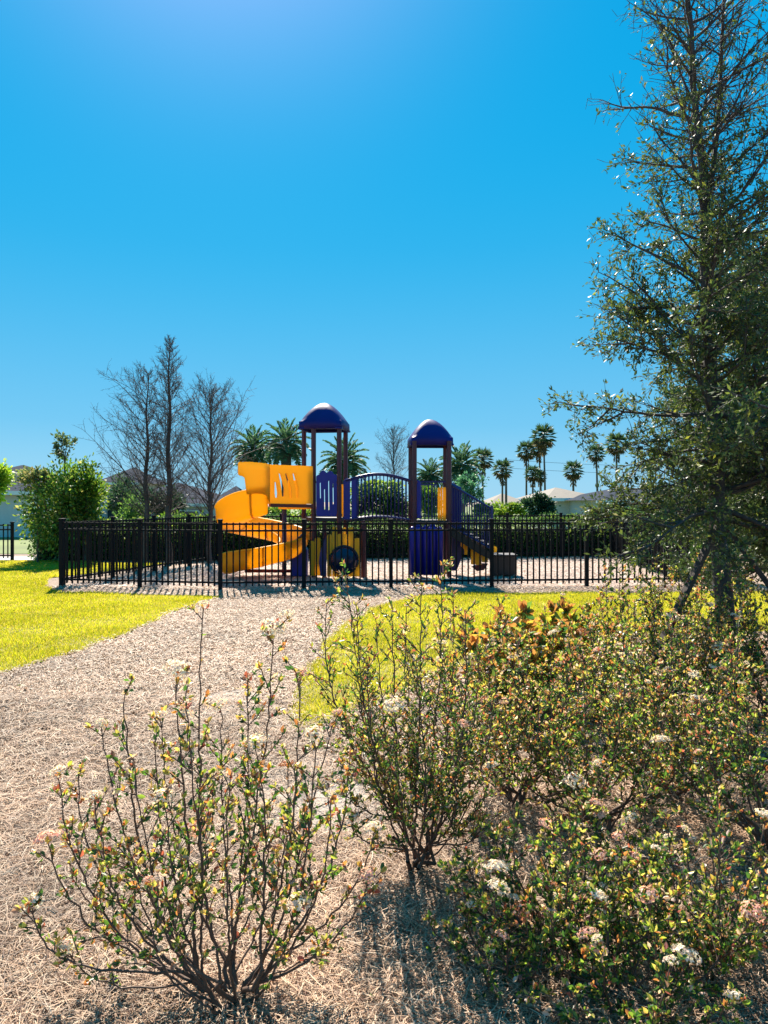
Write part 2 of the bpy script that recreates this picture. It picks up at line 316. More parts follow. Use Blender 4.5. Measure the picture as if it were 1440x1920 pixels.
# ---------------------------------------------------------------- metal fences
def fence_run(pts, posts, label, gap=.11, h=1.21):
    """pts: polyline in plan; posts: list of points on it"""
    e = empty('metal_fence', (*pts[0], 0), label, 'fence', 'black metal picket fence runs round the playground')
    for a, b in zip(posts[:-1], posts[1:]):
        a = np.array(a); b = np.array(b); L = np.linalg.norm(b-a); d = (b-a)/L; m = MB()
        for z in (h-.02, h-.14, .14): m.beam((*(a+d*.03), z), (*(b-d*.03), z), .03, .035)
        n = max(1, int(L/gap))
        for i in range(1, n): p = a+d*L*i/n; m.box((p[0], p[1], (h+.02)/2+.03), (.025, .025, h-.06), math.atan2(d[1], d[0]))
        m.build('fence_panel', M['fence'], e)
    for p in posts:
        m = MB(); m.box((p[0], p[1], h/2+.02), (.07, .07, h+.04)); m.box((p[0], p[1], h+.055), (.085, .085, .03)); m.build('post', M['fence'], e, bevel=.006)
    return e
def onf(px):
    for a, b in ((FA, FB), (FB, FC_)):
        t = (px-720)/F0; den = (b[0]-a[0])-t*(b[1]-a[1]); s = (t*a[1]-a[0])/den
        if -1e-6 <= s <= 1.0001: return a+(b-a)*s
    return FC_
fence_run([FA, FC_], [onf(p) for p in (115, 262, 413, 570, 733, 922, 1100, 1290)], 'black metal picket fence along the front of the playground')
def split(a, b, n): return [a+(b-a)*i/n for i in range(n+1)]
fence_run([FA, FL], split(FA+(0, .08), FL, 4), 'black metal picket fence running back along the left side of the playground')
fence_run([FL, FR], split(FL+(.08, 0), FR, 7), 'black metal picket fence across the back of the playground in front of the hedge')
fence_run([FC_, FR], split(FC_+(0, .08), FR+(0, -.08), 5), 'black metal picket fence running back along the right side of the playground')
fa, fb = np.array(((-60-720)/F0*20, 20.0)), np.array(((23-720)/F0*20.1, 20.1))
fence_run([fa, fb], [fa, fb], 'short black metal fence at the left edge beyond the lawn', h=.98)

# ---------------------------------------------------------------- play structure
PS = empty('playground_structure', (-.2, 16, 0), 'orange and blue playground structure with two towers, bridge and spiral slide', 'playground')
def part(mb, name, m, parent=None, **k): return mb.build(name, M[m] if isinstance(m, str) else m, parent or PS, **k)
def post(p, z0, z1, r=.052, name='post', m='post'):
    mb = MB(); mb.tube([(p[0], p[1], z0), (p[0], p[1], z1)], r, 14)
    for zc in (.5, 1.12, 1.32, 2.0):
        if z0 < zc < z1-.1: mb.tube([(p[0], p[1], zc-.02), (p[0], p[1], zc+.02)], r*1.22, 14)
    return part(mb, name, m, smooth=False)
T1 = [W(588, 0, 15.65), W(636, 0, 15.6), W(570, 0, 16.55), W(648, 0, 16.55)]
T2 = [W(777, 0, 15.6), W(842, 0, 15.6), W(770, 0, 16.5), W(835, 0, 16.5)]
for p in T1: post(p, 0, 3.2)
for p in T2: post(p, 0, 2.86)
post(W(608, 0, 15.75), 0, 1.24, .045); post(W(681, 0, 15.6), 0, 1.2, .05)
def canopy(c, z, a, h, rz):
    n = 20; P = np.zeros((n+3, n+3, 3)); us = np.concatenate([[-1], np.linspace(-1, 1, n+1), [1]])
    for i, u in enumerate(us):
        for j, v in enumerate(us):
            r = (abs(u)**5+abs(v)**5)**.2; r = min(r, 1)
            zz = .15+(h-.15)*(1-r**1.75)*1.0
            if i in (0, n+2) or j in (0, n+2): zz = 0
            x, y = u*a, v*a; k = min(1, 1-.06*(abs(u*v))**3); x *= k; y *= k
            P[i, j] = (c[0]+x*math.cos(rz)-y*math.sin(rz), c[1]+x*math.sin(rz)+y*math.cos(rz), z+zz)
    mb = MB().grid(P); cn = part(mb, 'roof_canopy', 'canopy', smooth=True, solid=.025)
    tr = MB(); cs = [(c[0]+x*a*math.cos(rz)-y*a*math.sin(rz), c[1]+x*a*math.sin(rz)+y*a*math.cos(rz), z+.012) for x, y in ((-.95, -.95), (.95, -.95), (.95, .95), (-.95, .95), (-.95, -.95))]
    for k in range(4): tr.beam(cs[k], cs[k+1], .05, .035)
    part(tr, 'roof_rim', 'canopy', cn)
canopy((W(609, 0, 16.05)[0], 16.05), 3.12, .47, .58, R(-9))
canopy((W(806, 0, 16.05)[0], 16.05), 2.78, .455, .57, R(3))
def deck(q, z):
    mb = MB(); o = [(p[0], p[1]) for p in (q[0], q[1], q[3], q[2])]
    mb.plate(o, .07, org=(0, 0, z), ux=(1, 0, 0), uz=(0, 1, 0)); part(mb, 'deck', 'deck')
deck(T1, 1.22); deck(T2, 1.17)
# blue barrier panel of the first tower
def xz(px, py, Y): p = W(px, py, Y); return (p[0], p[2])
y = 15.6
o = [xz(a, b, y) for a, b in ((593, 966), (596, 968), (631, 968), (634, 965), (634, 893), (630, 890), (626, 889), (623, 884), (619, 883), (615, 885), (613, 888), (611, 885), (607, 882), (603, 883), (600, 886), (599, 890), (595, 891), (593, 893))]
hl = []
for cx, t0, t1 in ((600.5, 906, 934), (608.5, 918, 955), (616.3, 902, 956), (624.5, 908, 945)):
    hl.append([xz(cx-.9, t0, y), xz(cx+.7, t0-1.5, y), xz(cx+1.2, t1, y), xz(cx-.4, t1+1, y)])
part(MB().plate(o, .05, hl, org=(0, y, 0)), 'barrier_panel', 'blue', bevel=.008)
# slide side panel, with slanted slots
A = W(500, 0, 15.12); B = W(586, 0, 15.55); L = math.hypot(B[0]-A[0], B[1]-A[1]); ux = np.array(((B[0]-A[0])/L, (B[1]-A[1])/L, 0))
def sp_(px, py):
    s = (px-500)/86*L; Yq = 15.12+(15.55-15.12)*(px-500)/86; return (s, HC-(py-HY)/F0*Yq)
slots = []
for tx, ty, bx, by in ((515.5, 904, 517.5, 933), (523, 888, 530, 931), (535, 888, 543.5, 934), (549, 888, 556, 933)):
    wd = 3.6
    slots.append([sp_(tx-1.5, ty), sp_(tx+1.5, ty), sp_(bx+wd/2+.3, (ty+by)/2+5), sp_(bx+1.6, by), sp_(bx-2.2, by), sp_(bx-wd, (ty+by)/2+6)])
slide = part(MB().plate([sp_(500, 945), sp_(586, 945), sp_(586, 874), sp_(502, 871), sp_(498, 869)], .05, slots, org=(A[0], A[1], 0), ux=ux), 'slide_side_panel', 'orange', bevel=.008)
mb = MB(); mb.beam((A[0]+.05, A[1]+.06, 1.52), (B[0], B[1]+.05, 1.5), .12, .07); part(mb, 'support_beam', 'red')
mb = MB(); mb.beam((A[0]+.25, 15.75, 1.46), (B[0]+.05, 16.1, 1.46), .62, .05); part(mb, 'slide_entry_floor', 'orange')
mb = MB(); a2, b2 = (A[0]+.3, 16.15, 1.75), (W(572, 0, 16.4)[0], 16.5, 1.75); mb.beam(a2, b2, .05, .62); part(mb, 'slide_side_panel', 'orange', bevel=.01)
# hood: curved wall with a scalloped left edge
cx, cy = W(492, 0, 16.0)[0], 16.0
top = {447: (868, 889), 450: (866, 892), 455: (866.5, 893), 459: (866, 896), 463: (866, 927), 470: (866, 926), 480: (867, 925), 492: (868, 926), 500: (869, 930), 506: (871, 945)}
ths = []; rows = []
for px in sorted(top):
    q = (px-720)/F0
    Yq = 15.05
    for _ in range(20):
        dx = q*Yq-cx; Yq = cy-math.sqrt(max(1.0-dx*dx, .01))
    t0, t1 = top[px]; z0, z1 = HC-(t0-HY)/F0*Yq, HC-(t1-HY)/F0*Yq
    rows.append([(q*Yq, Yq, z1+(z0-z1)*k/4) for k in range(5)])
part(MB().grid(rows), 'slide_hood', 'orange', smooth=True, solid=.04)
# back half of the hood
rows = []
for k in range(12):
    t = R(100+k*13); rows.append([(cx+.98*math.cos(t), cy+.98*math.sin(t), z) for z in np.linspace(.95+.02*(11-k), 1.5, 3)])
# helix
zk = [(-50, 1.47), (-90, 1.30), (-180, .98), (-270, .77), (-360, .52), (-450, .27), (-500, .16)]
def zat(t): return float(np.interp(-t, [-k[0] for k in zk], [k[1] for k in zk]))
rows = []
def cross(t, H, Hi): return [(-.30, Hi), (-.29, Hi*.5), (-.25, .06), (-.15, .0), (0, -.02), (.15, .0), (.24, .07), (.285, H*.5), (.30, H), (.325, H+.015)]
for i in range(91):
    t = -74-412*i/90; H = .50-.14*min(1, i/60)+.06*math.exp(-((t+110)/30)**2); Hi = .24
    c, s = math.cos(R(t)), math.sin(R(t)); z = zat(t)
    rows.append([(cx+(.67+r)*c, cy+(.67+r)*s, z+h) for r, h in cross(t, H, Hi)])
last = np.array(rows[-1]); t = -486; d = np.array((math.sin(R(t)), -math.cos(R(t)), 0)); d = nrm(d*1.0+np.array((-.6, -.35, 0)))
for k in (1, 2, 3): rows.append([tuple(p+d*.07*k+np.array((0, 0, -.02*k))) for p in last])
slide_ = part(MB().grid(rows), 'spiral_slide', 'orange', smooth=True, solid=.035)
for t in (-95, -185, -275, -365, -440):
    H = .50-.14*min(1, -(t+74)/412*1.5); c, s_ = math.cos(R(t)), math.sin(R(t)); z = zat(t)
    mb = MB(); mb.tube([(cx+(.67+r)*c, cy+(.67+r)*s_, z+h-.004) for r, h in [(r*1.03, h) for r, h in cross(t, H, .24)]], .022, 6); part(mb, 'slide_flange', 'orange', slide_, smooth=True)
post(W(533, 0, 16.0), 0, 1.5, .05, 'support_pole', 'navy'); mb = MB(); mb.beam((cx-.3, 16, .52), (W(533, 0, 16)[0]+.4, 16, .60), .05, .05); part(mb, 'support_arm', 'navy')
mb = MB(); pts = [(cx-.25+.5*k/6*2.4, 15.35+.12*k, .17-.012*k) for k in range(7)]; mb.tube(pts, .035, 8); part(mb, 'support_arm', 'red')
# bridge
xa, xb = W(648, 0, 16)[0]+.02, W(770, 0, 16)[0]-.02
def arch(s, z, h): return z+h*math.sin(math.pi*s)
br = MB(); n = 14
for i in range(n):
    s0, s1 = i/n, (i+1)/n
    br.beam((xa+(xb-xa)*s0+.006, 16.05, arch(s0, 1.17, .07)), (xa+(xb-xa)*s1-.006, 16.05, arch(s1, 1.17, .07)), .72, .045)
bridge = part(br, 'bridge_deck', 'deck')
for yy in (15.68, 16.42):
    mb = MB(); x0 = W(668, 0, yy)[0]
    tp = [(xa+(xb-xa)*k/16, yy, arch(k/16, 2.04, .14)) for k in range(17)]; mb.tube(tp, .022, 8)
    bt = [(xa+(xb-xa)*k/16, yy, arch(k/16, 1.21, .07)) for k in range(17)]; mb.tube(bt, .018, 8)
    for k in range(3, 17):
        s = k/17; mb.tube([(xa+(xb-xa)*s, yy, arch(s, 1.21, .07)), (xa+(xb-xa)*s, yy, arch(s, 2.04, .14))], .011, 6)
    part(mb, 'bridge_railing', 'navy', smooth=True)
y = 15.72
for p0, p1 in ((644, 656.5), (659, 671)):
    o = [xz(p0, 974, y), xz(p1, 974, y), xz(p1, 900, y), xz((p0+p1)/2, 896, y), xz(p0, 902, y)]
    part(MB().plate(o, .045, org=(0, y, 0)), 'barrier_panel', 'blue', bevel=.008)
mb = MB(); p = W(645, 0, 16.45); mb.plate([xz(640, 973, 16.45), xz(649, 973, 16.45), xz(649, 910, 16.45), xz(640, 908, 16.45)], .04, org=(0, 16.45, 0)); part(mb, 'barrier_panel', 'orange')
# wheel panel
y = 15.45; wc = xz(645, 1050, y); wr = 26/F0*y
def boards(defs, bot, y, name, m, circ=None, parent=None):
    mb = MB()
    for p0, p1, tp in defs:
        (xa_, zt), (xb_, zb) = xz(p0+.45, tp, y), xz(p1-.45, bot, y); rr = min(.03, (xb_-xa_)/2*.9); xm = (xa_+xb_)/2
        capt = [(xb_, zt-rr), (xb_-rr*.3, zt-rr*.3), (xm+rr*.2, zt), (xm-rr*.2, zt), (xa_+rr*.3, zt-rr*.3), (xa_, zt-rr)]
        if circ:
            (c0, c1), r = circ; xs = np.linspace(xa_, xb_, 7); ins = [abs(x-c0) < r for x in xs]
            if any(ins):
                zz = [math.sqrt(max(r*r-(x-c0)**2, 0)) for x in xs]
                mb.plate([(x, c1+q) for x, q in zip(xs, zz)]+capt, .05, org=(0, y, 0))
                mb.plate([(xa_, zb), (xb_, zb)]+[(x, c1-q-.004) for x, q in list(zip(xs, zz))[::-1]], .05, org=(0, y, 0)); continue
        mb.plate([(xa_, zb), (xb_, zb)]+capt, .05, org=(0, y, 0))
    return part(mb, name, m, parent)
wp = boards([(613, 622.5, 1002), (622.5, 632.5, 988), (632.5, 642, 1001), (642, 652.5, 1001), (652.5, 663.5, 988), (663.5, 675, 1009)], 1081, y, 'wheel_panel', 'yellow', (wc, wr))
boards([(640.5, 643.5, 989), (643.8, 649, 989)], 1004, y+.06, 'wheel_panel_spindle', 'yellow', parent=wp)
mb = MB(); n = 28; mb.tube([(wc[0]+wr*math.cos(2*math.pi*k/n), y-.03, wc[1]+wr*math.sin(2*math.pi*k/n)) for k in range(n+1)], .026, 8); part(mb, 'wheel', 'black', smooth=True)
P = [[(wc[0]+wr*.97*math.sin(u)*math.cos(v), y-.02-.16*math.cos(u), wc[1]+wr*.97*math.sin(u)*math.sin(v)) for v in np.linspace(0, 2*math.pi, 25)] for u in np.linspace(.02, 1.4, 8)]
bub = mat('blue_bubble', (.008, .008, .04), .22, .1, 2); part(MB().grid(P), 'bubble_window', bub, smooth=True)
for z in (1.0, .55): mb = MB(); mb.beam(W(612, 0, 15.5)*(1, 1, 0)+(0, 0, z), W(676, 0, 15.5)*(1, 1, 0)+(0, 0, z), .03, .05); part(mb, 'panel_rail', 'red')
boards([(580, 590, 1014), (590, 601, 1008)], 1079, 15.6, 'side_panel', 'orange')
boards([(572, 586, 992)], 1012, 15.9, 'side_panel', 'yellow')
def curved(pts, th, y, name, m): return part(MB().plate([xz(a, b, y) for a, b in pts], th, org=(0, y, 0)), name, m, bevel=.01)
curved([(601, 1080), (612, 1080), (612, 1005), (606, 1018), (600, 1036), (598, 1055)], .08, 15.55, 'arch_panel', 'navy')
curved([(546, 1079), (577, 1079), (577, 1030), (570, 1022), (560, 1020), (551, 1030), (546, 1048)], .30, 15.9, 'climbing_pod', 'blue')
mb = MB(); mb.tube([W(530, 1032, 16.3), W(548, 1022, 16.2), W(566, 1006, 16.1), W(582, 990, 16.0)], .045, 10); part(mb, 'curved_rail', 'black', smooth=True)
# blue climber wall
mb = MB(); y = 15.35; x0, x1 = W(767, 0, y)[0], W(830, 0, y)[0]; zb = HC-(1078-HY)/F0*y; zt = HC-(984-HY)/F0*y; r = (x1-x0)/10
for k in range(5):
    xc = x0+(2*k+1)*r; tops = zt-(.06 if k in (0, 4) else 0)-(.03 if k == 2 else 0)
    mb.tube([(xc, y, zb), (xc, y, tops-.10), (xc, y+.01, tops-.05)], r*1.08, 16); mb.tube([(xc, y+.01, tops-.05), (xc, y+.03, tops-.015), (xc, y+.06, tops)], r*1.08, 16, r*.45)
part(mb, 'climber_wall', 'blue', smooth=True)
mb = MB(); mb.plate([(x0, zb), (x1, zb), (x1, zt-.12), (x0, zt-.12)], .05, org=(0, y+.08, 0)); part(mb, 'climber_backing', 'navy')
# second tower panels
y = 15.62
boards([(820.5, 825.5, 914), (825.5, 830, 912), (830, 836.5, 913)], 976, y, 'slat_panel', 'orange')
curved([(779, 972), (789, 972), (789, 905), (784, 899), (779, 903)], .05, y, 'barrier_panel', 'blue')
mb = MB()
for q in range(5): p = W(791+q*6, 0, 16.4); mb.tube([(p[0], p[1], 1.2), (p[0], p[1], 2.02)], .011, 6)
mb.beam((*W(779, 0, 16.4)[:2], 2.03), (*W(835, 0, 16.4)[:2], 2.03), .04, .04); part(mb, 'railing', 'navy')
mb = MB()
for q in range(5): p = W(789+q*7.4, 0, 15.62); mb.tube([(p[0], p[1], 1.2), (p[0], p[1], 1.95)], .009, 6)
mb.beam((*W(789, 0, 15.62)[:2], 1.95), (*W(820, 0, 15.62)[:2], 1.95), .03, .03); part(mb, 'railing', 'navy')
# steps down to the transfer platform
st = MB(); n = 7; ya = 16.0
for i in range(n):
    px = 846+(918-846)*(i+.5)/n; py = 981+(1024-981)*(i+.5)/n; p = W(px, py, ya); st.box((p[0], ya, p[2]), (.135, .62, .03))
    st.box((p[0]-.06, ya, p[2]-.05), (.02, .62, .10))
steps = part(st, 'step', 'deck')
for k, yy in enumerate((15.66, 16.34)):
    mb = MB(); mb.plate([xz(844, 990, yy), xz(922, 1037, yy), xz(922, 1050, yy), xz(900, 1040, yy), xz(844, 1004, yy)], .05, org=(0, yy, 0)); part(mb, 'stringer', 'black')
    rl = MB(); T0, T1_, B0, B1 = W(843, 907, yy), W(922, 954, yy), W(844, 985, yy), W(922, 1030, yy)
    rl.tube([T0, T1_], .022, 8); rl.tube([B0, B1], .018, 8)
    for q in range(1, 17): s = q/17; rl.tube([T0+(T1_-T0)*s, B0+(B1-B0)*s], .0125, 6)
    part(rl, 'stair_railing', 'navy')
    pp = W(922, 0, yy); mb = MB(); mb.tube([(pp[0], yy, 0), (pp[0], yy, 1.5)], .032, 10); part(mb, 'newel_post', 'navy')
curved([(843, 985), (865, 993), (865, 914), (843, 903)], .03, 16.38, 'stair_side_panel', 'blue')
mb = MB(); yy = 15.78
for a, b, t0, t1, bo in ((864, 871, 1017, 1021, 1030), (871, 879, 1021, 1026, 1040), (883, 892, 1028, 1034, 1058), (892, 903, 1033, 1040, 1059), (903.6, 915, 1040, 1047, 1054)):
    mb.plate([xz(a, bo-(6 if a < 870 else 0), yy), xz(b-.5, bo, yy), xz(b-.5, t1, yy), xz(a, t0, yy)], .05, org=(0, yy, 0))
part(mb, 'skirt_panel', 'orange')
curved([(845, 1070), (856, 1070), (870, 1035), (868, 1012), (848, 1004)], .06, 16.2, 'barrier_panel', 'navy')
curved([(884, 1062), (893, 1070), (906, 1068), (914, 1056), (900, 1057)], .25, 15.95, 'slide_end', 'red')
tp = MB(); p0, p1 = W(924, 1043, 15.8), W(970, 1043, 15.8); zc = p0[2]
tp.box(((p0[0]+p1[0])/2, 16.05, zc/2+.02), (p1[0]-p0[0]-.03, .55, zc-.05)); part(tp, 'transfer_platform', 'black')
tp = MB(); tp.box(((p0[0]+p1[0])/2, 16.05, zc+.018), (p1[0]-p0[0], .6, .035)); part(tp, 'platform_top', 'deck', bevel=.008)
mb = MB(); q = W(926, 1030, 15.6); mb.tube([q+(0, -.02, 0), q+(0, .02, 0)], .07, 16); part(mb, 'grip_disc', 'yellow')

# ---------------------------------------------------------------- houses
def house(px0, px1, eave, ridge, Y, depth, wm, rm, label, hip=.5, wins=(), over=.35):
    a, b = W(px0, eave, Y), W(px1, eave, Y); x0, x1, ze = a[0], b[0], a[2]; zr = W(px0, ridge, Y+depth/2)[2]
    e = empty('house', ((x0+x1)/2, Y, 0), label, 'house', 'houses beyond the playground hedge')
    MB().box(((x0+x1)/2, Y+depth/2, ze/2), (x1-x0, depth, ze)).build('wall', M[wm], e)
    X0, X1, Y0, Y1 = x0-over, x1+over, Y-over, Y+depth+over; ym = (Y0+Y1)/2; h = (Y1-Y0)/2*hip*2; h = min(h, (X1-X0)/2-.01)
    V = [(X0, Y0, ze), (X1, Y0, ze), (X1, Y1, ze), (X0, Y1, ze), (X0+h, ym, zr), (X1-h, ym, zr)]
    MB().add(V, [(0, 1, 5, 4), (1, 2, 5), (2, 3, 4, 5), (3, 0, 4), (0, 3, 2, 1)]).build('roof', M[rm], e, solid=.0)
    MB().box(((X0+X1)/2, Y0-.03, ze-.08), (X1-X0, .06, .17)).build('fascia', M['trim'], e)
    for f0, f1, z0, z1 in wins:
        xa_, xb_ = x0+(x1-x0)*f0, x0+(x1-x0)*f1
        fr = MB().box(((xa_+xb_)/2, Y-.03, (z0+z1)/2), (xb_-xa_, .08, z1-z0)).build('window', M['trim'], e)
        MB().box(((xa_+xb_)/2, Y-.085, (z0+z1)/2), (xb_-xa_-.14, .03, z1-z0-.14)).build('pane', M['glass'], fr)
    return e
house(-160, 62, 921, 872, 33, 9, 'wall', 'roofd', 'white walled house with dark roof at the left edge behind the weeping tree', .3, ((.2, .4, 1.0, 1.9),))
house(186, 256, 905, 876, 62, 8, 'wall2', 'roofd', 'tall grey house showing above the leafy green tree', .25, ((.2, .4, 1.4, 2.6),))
house(190, 400, 944, 905, 42, 9, 'wall3', 'roofd', 'grey house with dark hip roof behind the bare trees', .5, ((.05, .2, .4, 1.2), (.7, .88, .3, 1.1)))
house(392, 452, 948, 911, 47, 7, 'wall2', 'roofd', 'small house with pointed dark roof beside the spiral slide', .5)
house(915, 1000, 948, 925, 95, 14, 'wall2', 'roofb', 'distant house with tan hip roof between the fan palms', .4)
house(1034, 1122, 934, 914, 40, 9, 'wall', 'roofb', 'bright white house wall between the palms and the oak', .3, ((.55, .75, .3, 1.1),))
house(1128, 1330, 938, 912, 34, 9, 'wall3', 'roofd', 'blue grey house with dark roof seen through the oak leaves', .4, ((.08, .2, .3, 1.3), (.35, .5, .3, 1.3), (.66, .8, .3, 1.3)))

# ---------------------------------------------------------------- far foliage
GR = [(.04, .085, .03), (.08, .16, .04), (.14, .24, .05), (.26, .32, .07)]
def hedge(a, b, h, th, label, n, cols=GR, pr=(5, 4, 2, .6)):
    a, b = np.array(a, float), np.array(b, float); L = np.linalg.norm(b-a); d = (b-a)/L; nn = np.array((-d[1], d[0]))
    e = empty('hedge', (*((a+b)/2), 0), label, 'hedge')
    MB().box((*((a+b)/2), h*.33), (L, th*.35, h*.64), math.atan2(d[1], d[0])).build('branches', M['hedgecore'], e)  # solid dark box added inside the foliage to block light, no real branches
    s = rng.uniform(-.02, 1.02, n)*L; top = rng.random(n) < .25; sd_ = np.where(rng.random(n) < .5, -1, 1)
    o = np.where(top, rng.uniform(-.5, .5, n)*th, sd_*th*(.54-.44*rng.random(n)**1.6))
    z = np.where(top, h*(.93+.07*np.sin(s*2.2)+.05*np.sin(s*7.1+1))+rng.normal(0, .05, n), rng.uniform(0, 1, n)*h)
    P = np.stack([a[0]+d[0]*s+nn[0]*o, a[1]+d[1]*s+nn[1]*o, np.maximum(z, .01)], 1)
    D = rng.normal(0, 1, (n, 3)); D[:, 2] = np.abs(D[:, 2]); D[:, :2] += nn*np.sign(o)[:, None]*.6
    quads('foliage', P, D, rng.uniform(.04, .09, n), rng.uniform(.025, .05, n), pick(cols, pr, n), M['far'], e)
hedge((-9.4, 20.35), (-4.0, 20.55), 1.10, .75, 'dark clipped hedge along the left back corner of the playground', 26000)
hedge((-4.0, 20.75), (7.1, 22.3), 1.12, .8, 'long dark clipped hedge behind the back fence of the playground', 42000)
hedge((6.5, 14.3), (7.4, 21.6), 1.12, .7, 'dark clipped hedge outside the right side fence', 22000)
hedge((7.6, 13.2), (16, 14.5), 1.2, .8, 'dark hedge running off to the right behind the oak', 16000)
def blob(c, r, n, cols, pr, P_=None, clumps=26, size=.08):
    """clumped foliage filling an ellipsoid"""
    q = nrm(rng.normal(size=(clumps, 3)))*rng.uniform(.35, .92, (clumps, 1))
    k = rng.integers(0, clumps, n); s = .30*rng.uniform(.6, 1.2, (clumps, 1))
    P = c+(q[k]+rng.normal(size=(n, 3))*s[k]*.62)*np.array(r); P[:, 2] = np.maximum(P[:, 2], .02)
    D = nrm(P-c)+rng.normal(0, .6, (n, 3)); D[:, 2] += .1
    kc = rng.uniform(.7, 1.25, (clumps, 1))
    return P, D, rng.uniform(.6, 1.4, n)*size, pick(cols, pr, n)*kc[k], q*np.array(r)+c
def bush(px, py, rx, ry, Y, n, cols, pr, label, size=.09, clumps=22, name='bush', cat='bush', group='bushes and small trees beyond the fence', trunk=True, ext=()):
    sc_ = Y/F0; c = W(px, py, Y); c[2] = max(c[2], ry*sc_*.6)
    e = empty(name, (c[0], Y, 0), label, cat, group)
    P, D, Lf, C, cl = blob(c, (rx*sc_, max(rx, ry)*sc_*.8, ry*sc_), n, cols, pr, clumps=clumps, size=size)
    quads('foliage', P, D, Lf, Lf*.55, C, M['far'], e)
    if trunk:
        sg = Seg(); b0 = np.array((c[0], Y, 0)); m0 = np.array((c[0], Y, max(c[2]-ry*sc_*.6, .1)))
        r = max(.03, .05*ry*sc_); sg.line([b0, (b0+m0)/2+(.03, 0, 0), m0], r, r*.8)
        for p in cl: mid = (m0+p)/2+rng.normal(0, .05, 3); sg.line([m0, mid, p], r*.45, r*.12)
        for p0, p1 in ext: sg.line([m0, (m0+W(*p0, Y))/2, W(*p0, Y), W(*p1, Y)], .02, .004)
        sg.build('branches', M['bark'], e, 5)
    return e
YG = [(.10, .20, .02), (.20, .30, .03), (.32, .38, .05), (.05, .11, .02)]
bush(112, 955, 72, 88, 19.6, 6800, [(.06, .14, .03), (.13, .25, .035), (.26, .36, .06), (.38, .36, .12)], (4, 4, 2.5, 1), 'bushy green tree at the left corner of the playground hedge', .10, 60, 'small_tree', 'tree')
bush(160, 930, 36, 62, 19.9, 4200, YG, (4, 2, .8, 2), 'bright green leafy tree right behind the bushy corner tree', .09, 26, 'small_tree', 'tree')
bush(70, 900, 40, 26, 19.4, 1500, [(.10, .16, .06), (.20, .22, .09), (.30, .26, .12)], (3, 3, 2), 'thin olive shoots rising over the left end of the hedge', .09, 16)
bush(121, 842, 20, 34, 19.7, 420, [(.08, .13, .06), (.14, .17, .08)], (1, 1), 'wispy sparse treetop above the bushy corner tree', .09, 12, 'small_tree', 'tree')
bush(-6, 902, 30, 38, 27, 3500, [(.30, .45, .03), (.20, .36, .03), (.42, .50, .06)], (3, 2, 2), 'lime green weeping tree at the left edge of the photo', .13, 26, 'small_tree', 'tree')
bush(238, 1010, 34, 70, 23, 3800, GR, (3, 3, 2, .5), 'green shrub behind the hedge under the bare trees', .10, 24)
bush(340, 985, 60, 24, 24, 3800, YG, (2, 2, 1, 2), 'low bright green shrub between the bare tree trunks', .10, 26)
bush(305, 945, 46, 34, 27, 4200, [(.02, .05, .035), (.04, .08, .045)], (1, 1), 'dark evergreen shrub standing behind the tallest bare tree', .11, 30)
bush(232, 930, 34, 34, 28, 2600, [(.03, .07, .04), (.06, .11, .05)], (1, 1), 'dark green shrub left of the bare trees in front of a roof', .11, 24)
bush(500, 972, 46, 24, 25, 4200, YG, (3, 3, 1.4, 2), 'bright green shrub seen under the spiral slide', .10, 26)
bush(575, 975, 40, 20, 25, 2600, YG, (3, 2, 1, 3), 'green shrub behind the first tower posts', .10, 22)
bush(712, 955, 62, 48, 26, 6500, [(.03, .06, .02), (.05, .10, .025), (.12, .2, .03)], (5, 4, 1), 'large dark green shrub behind the arched bridge', .11, 40)
bush(712, 918, 52, 14, 26.8, 2600, YG, (2, 4, 3, .5), 'yellow green shrub top showing through the bridge railing', .11, 22)
bush(805, 945, 26, 34, 27, 2600, YG, (3, 2, 1, 3), 'green shrub between the posts of the second tower', .11, 22)
bush(884, 915, 26, 34, 34, 1500, [(.05, .15, .09), (.08, .2, .12)], (1, 1), 'loose blue green tree above the stair railing', .14, 22, 'small_tree', 'tree')
bush(955, 958, 34, 16, 34, 3000, YG, (3, 3, 2, 1), 'bright green low shrub right of the stairs', .13, 22)
bush(905, 962, 26, 14, 33, 1800, YG, (3, 3, 1, 2), 'green low shrub at the foot of the stairs beyond the hedge', .13, 16)
bush(1008, 952, 27, 24, 32, 4200, [(.02, .05, .03), (.04, .09, .04)], (1, 1), 'dark rounded shrub under the tall fan palms', .12, 24)
bush(1210, 975, 110, 30, 24, 6000, GR, (5, 3, 1, .3), 'wide dark shrub in front of the blue grey house', .11, 40)
bush(1420, 960, 90, 60, 22, 7000, GR, (5, 3, 1, .3), 'dark shrub mass at the right edge behind the oak', .11, 40)

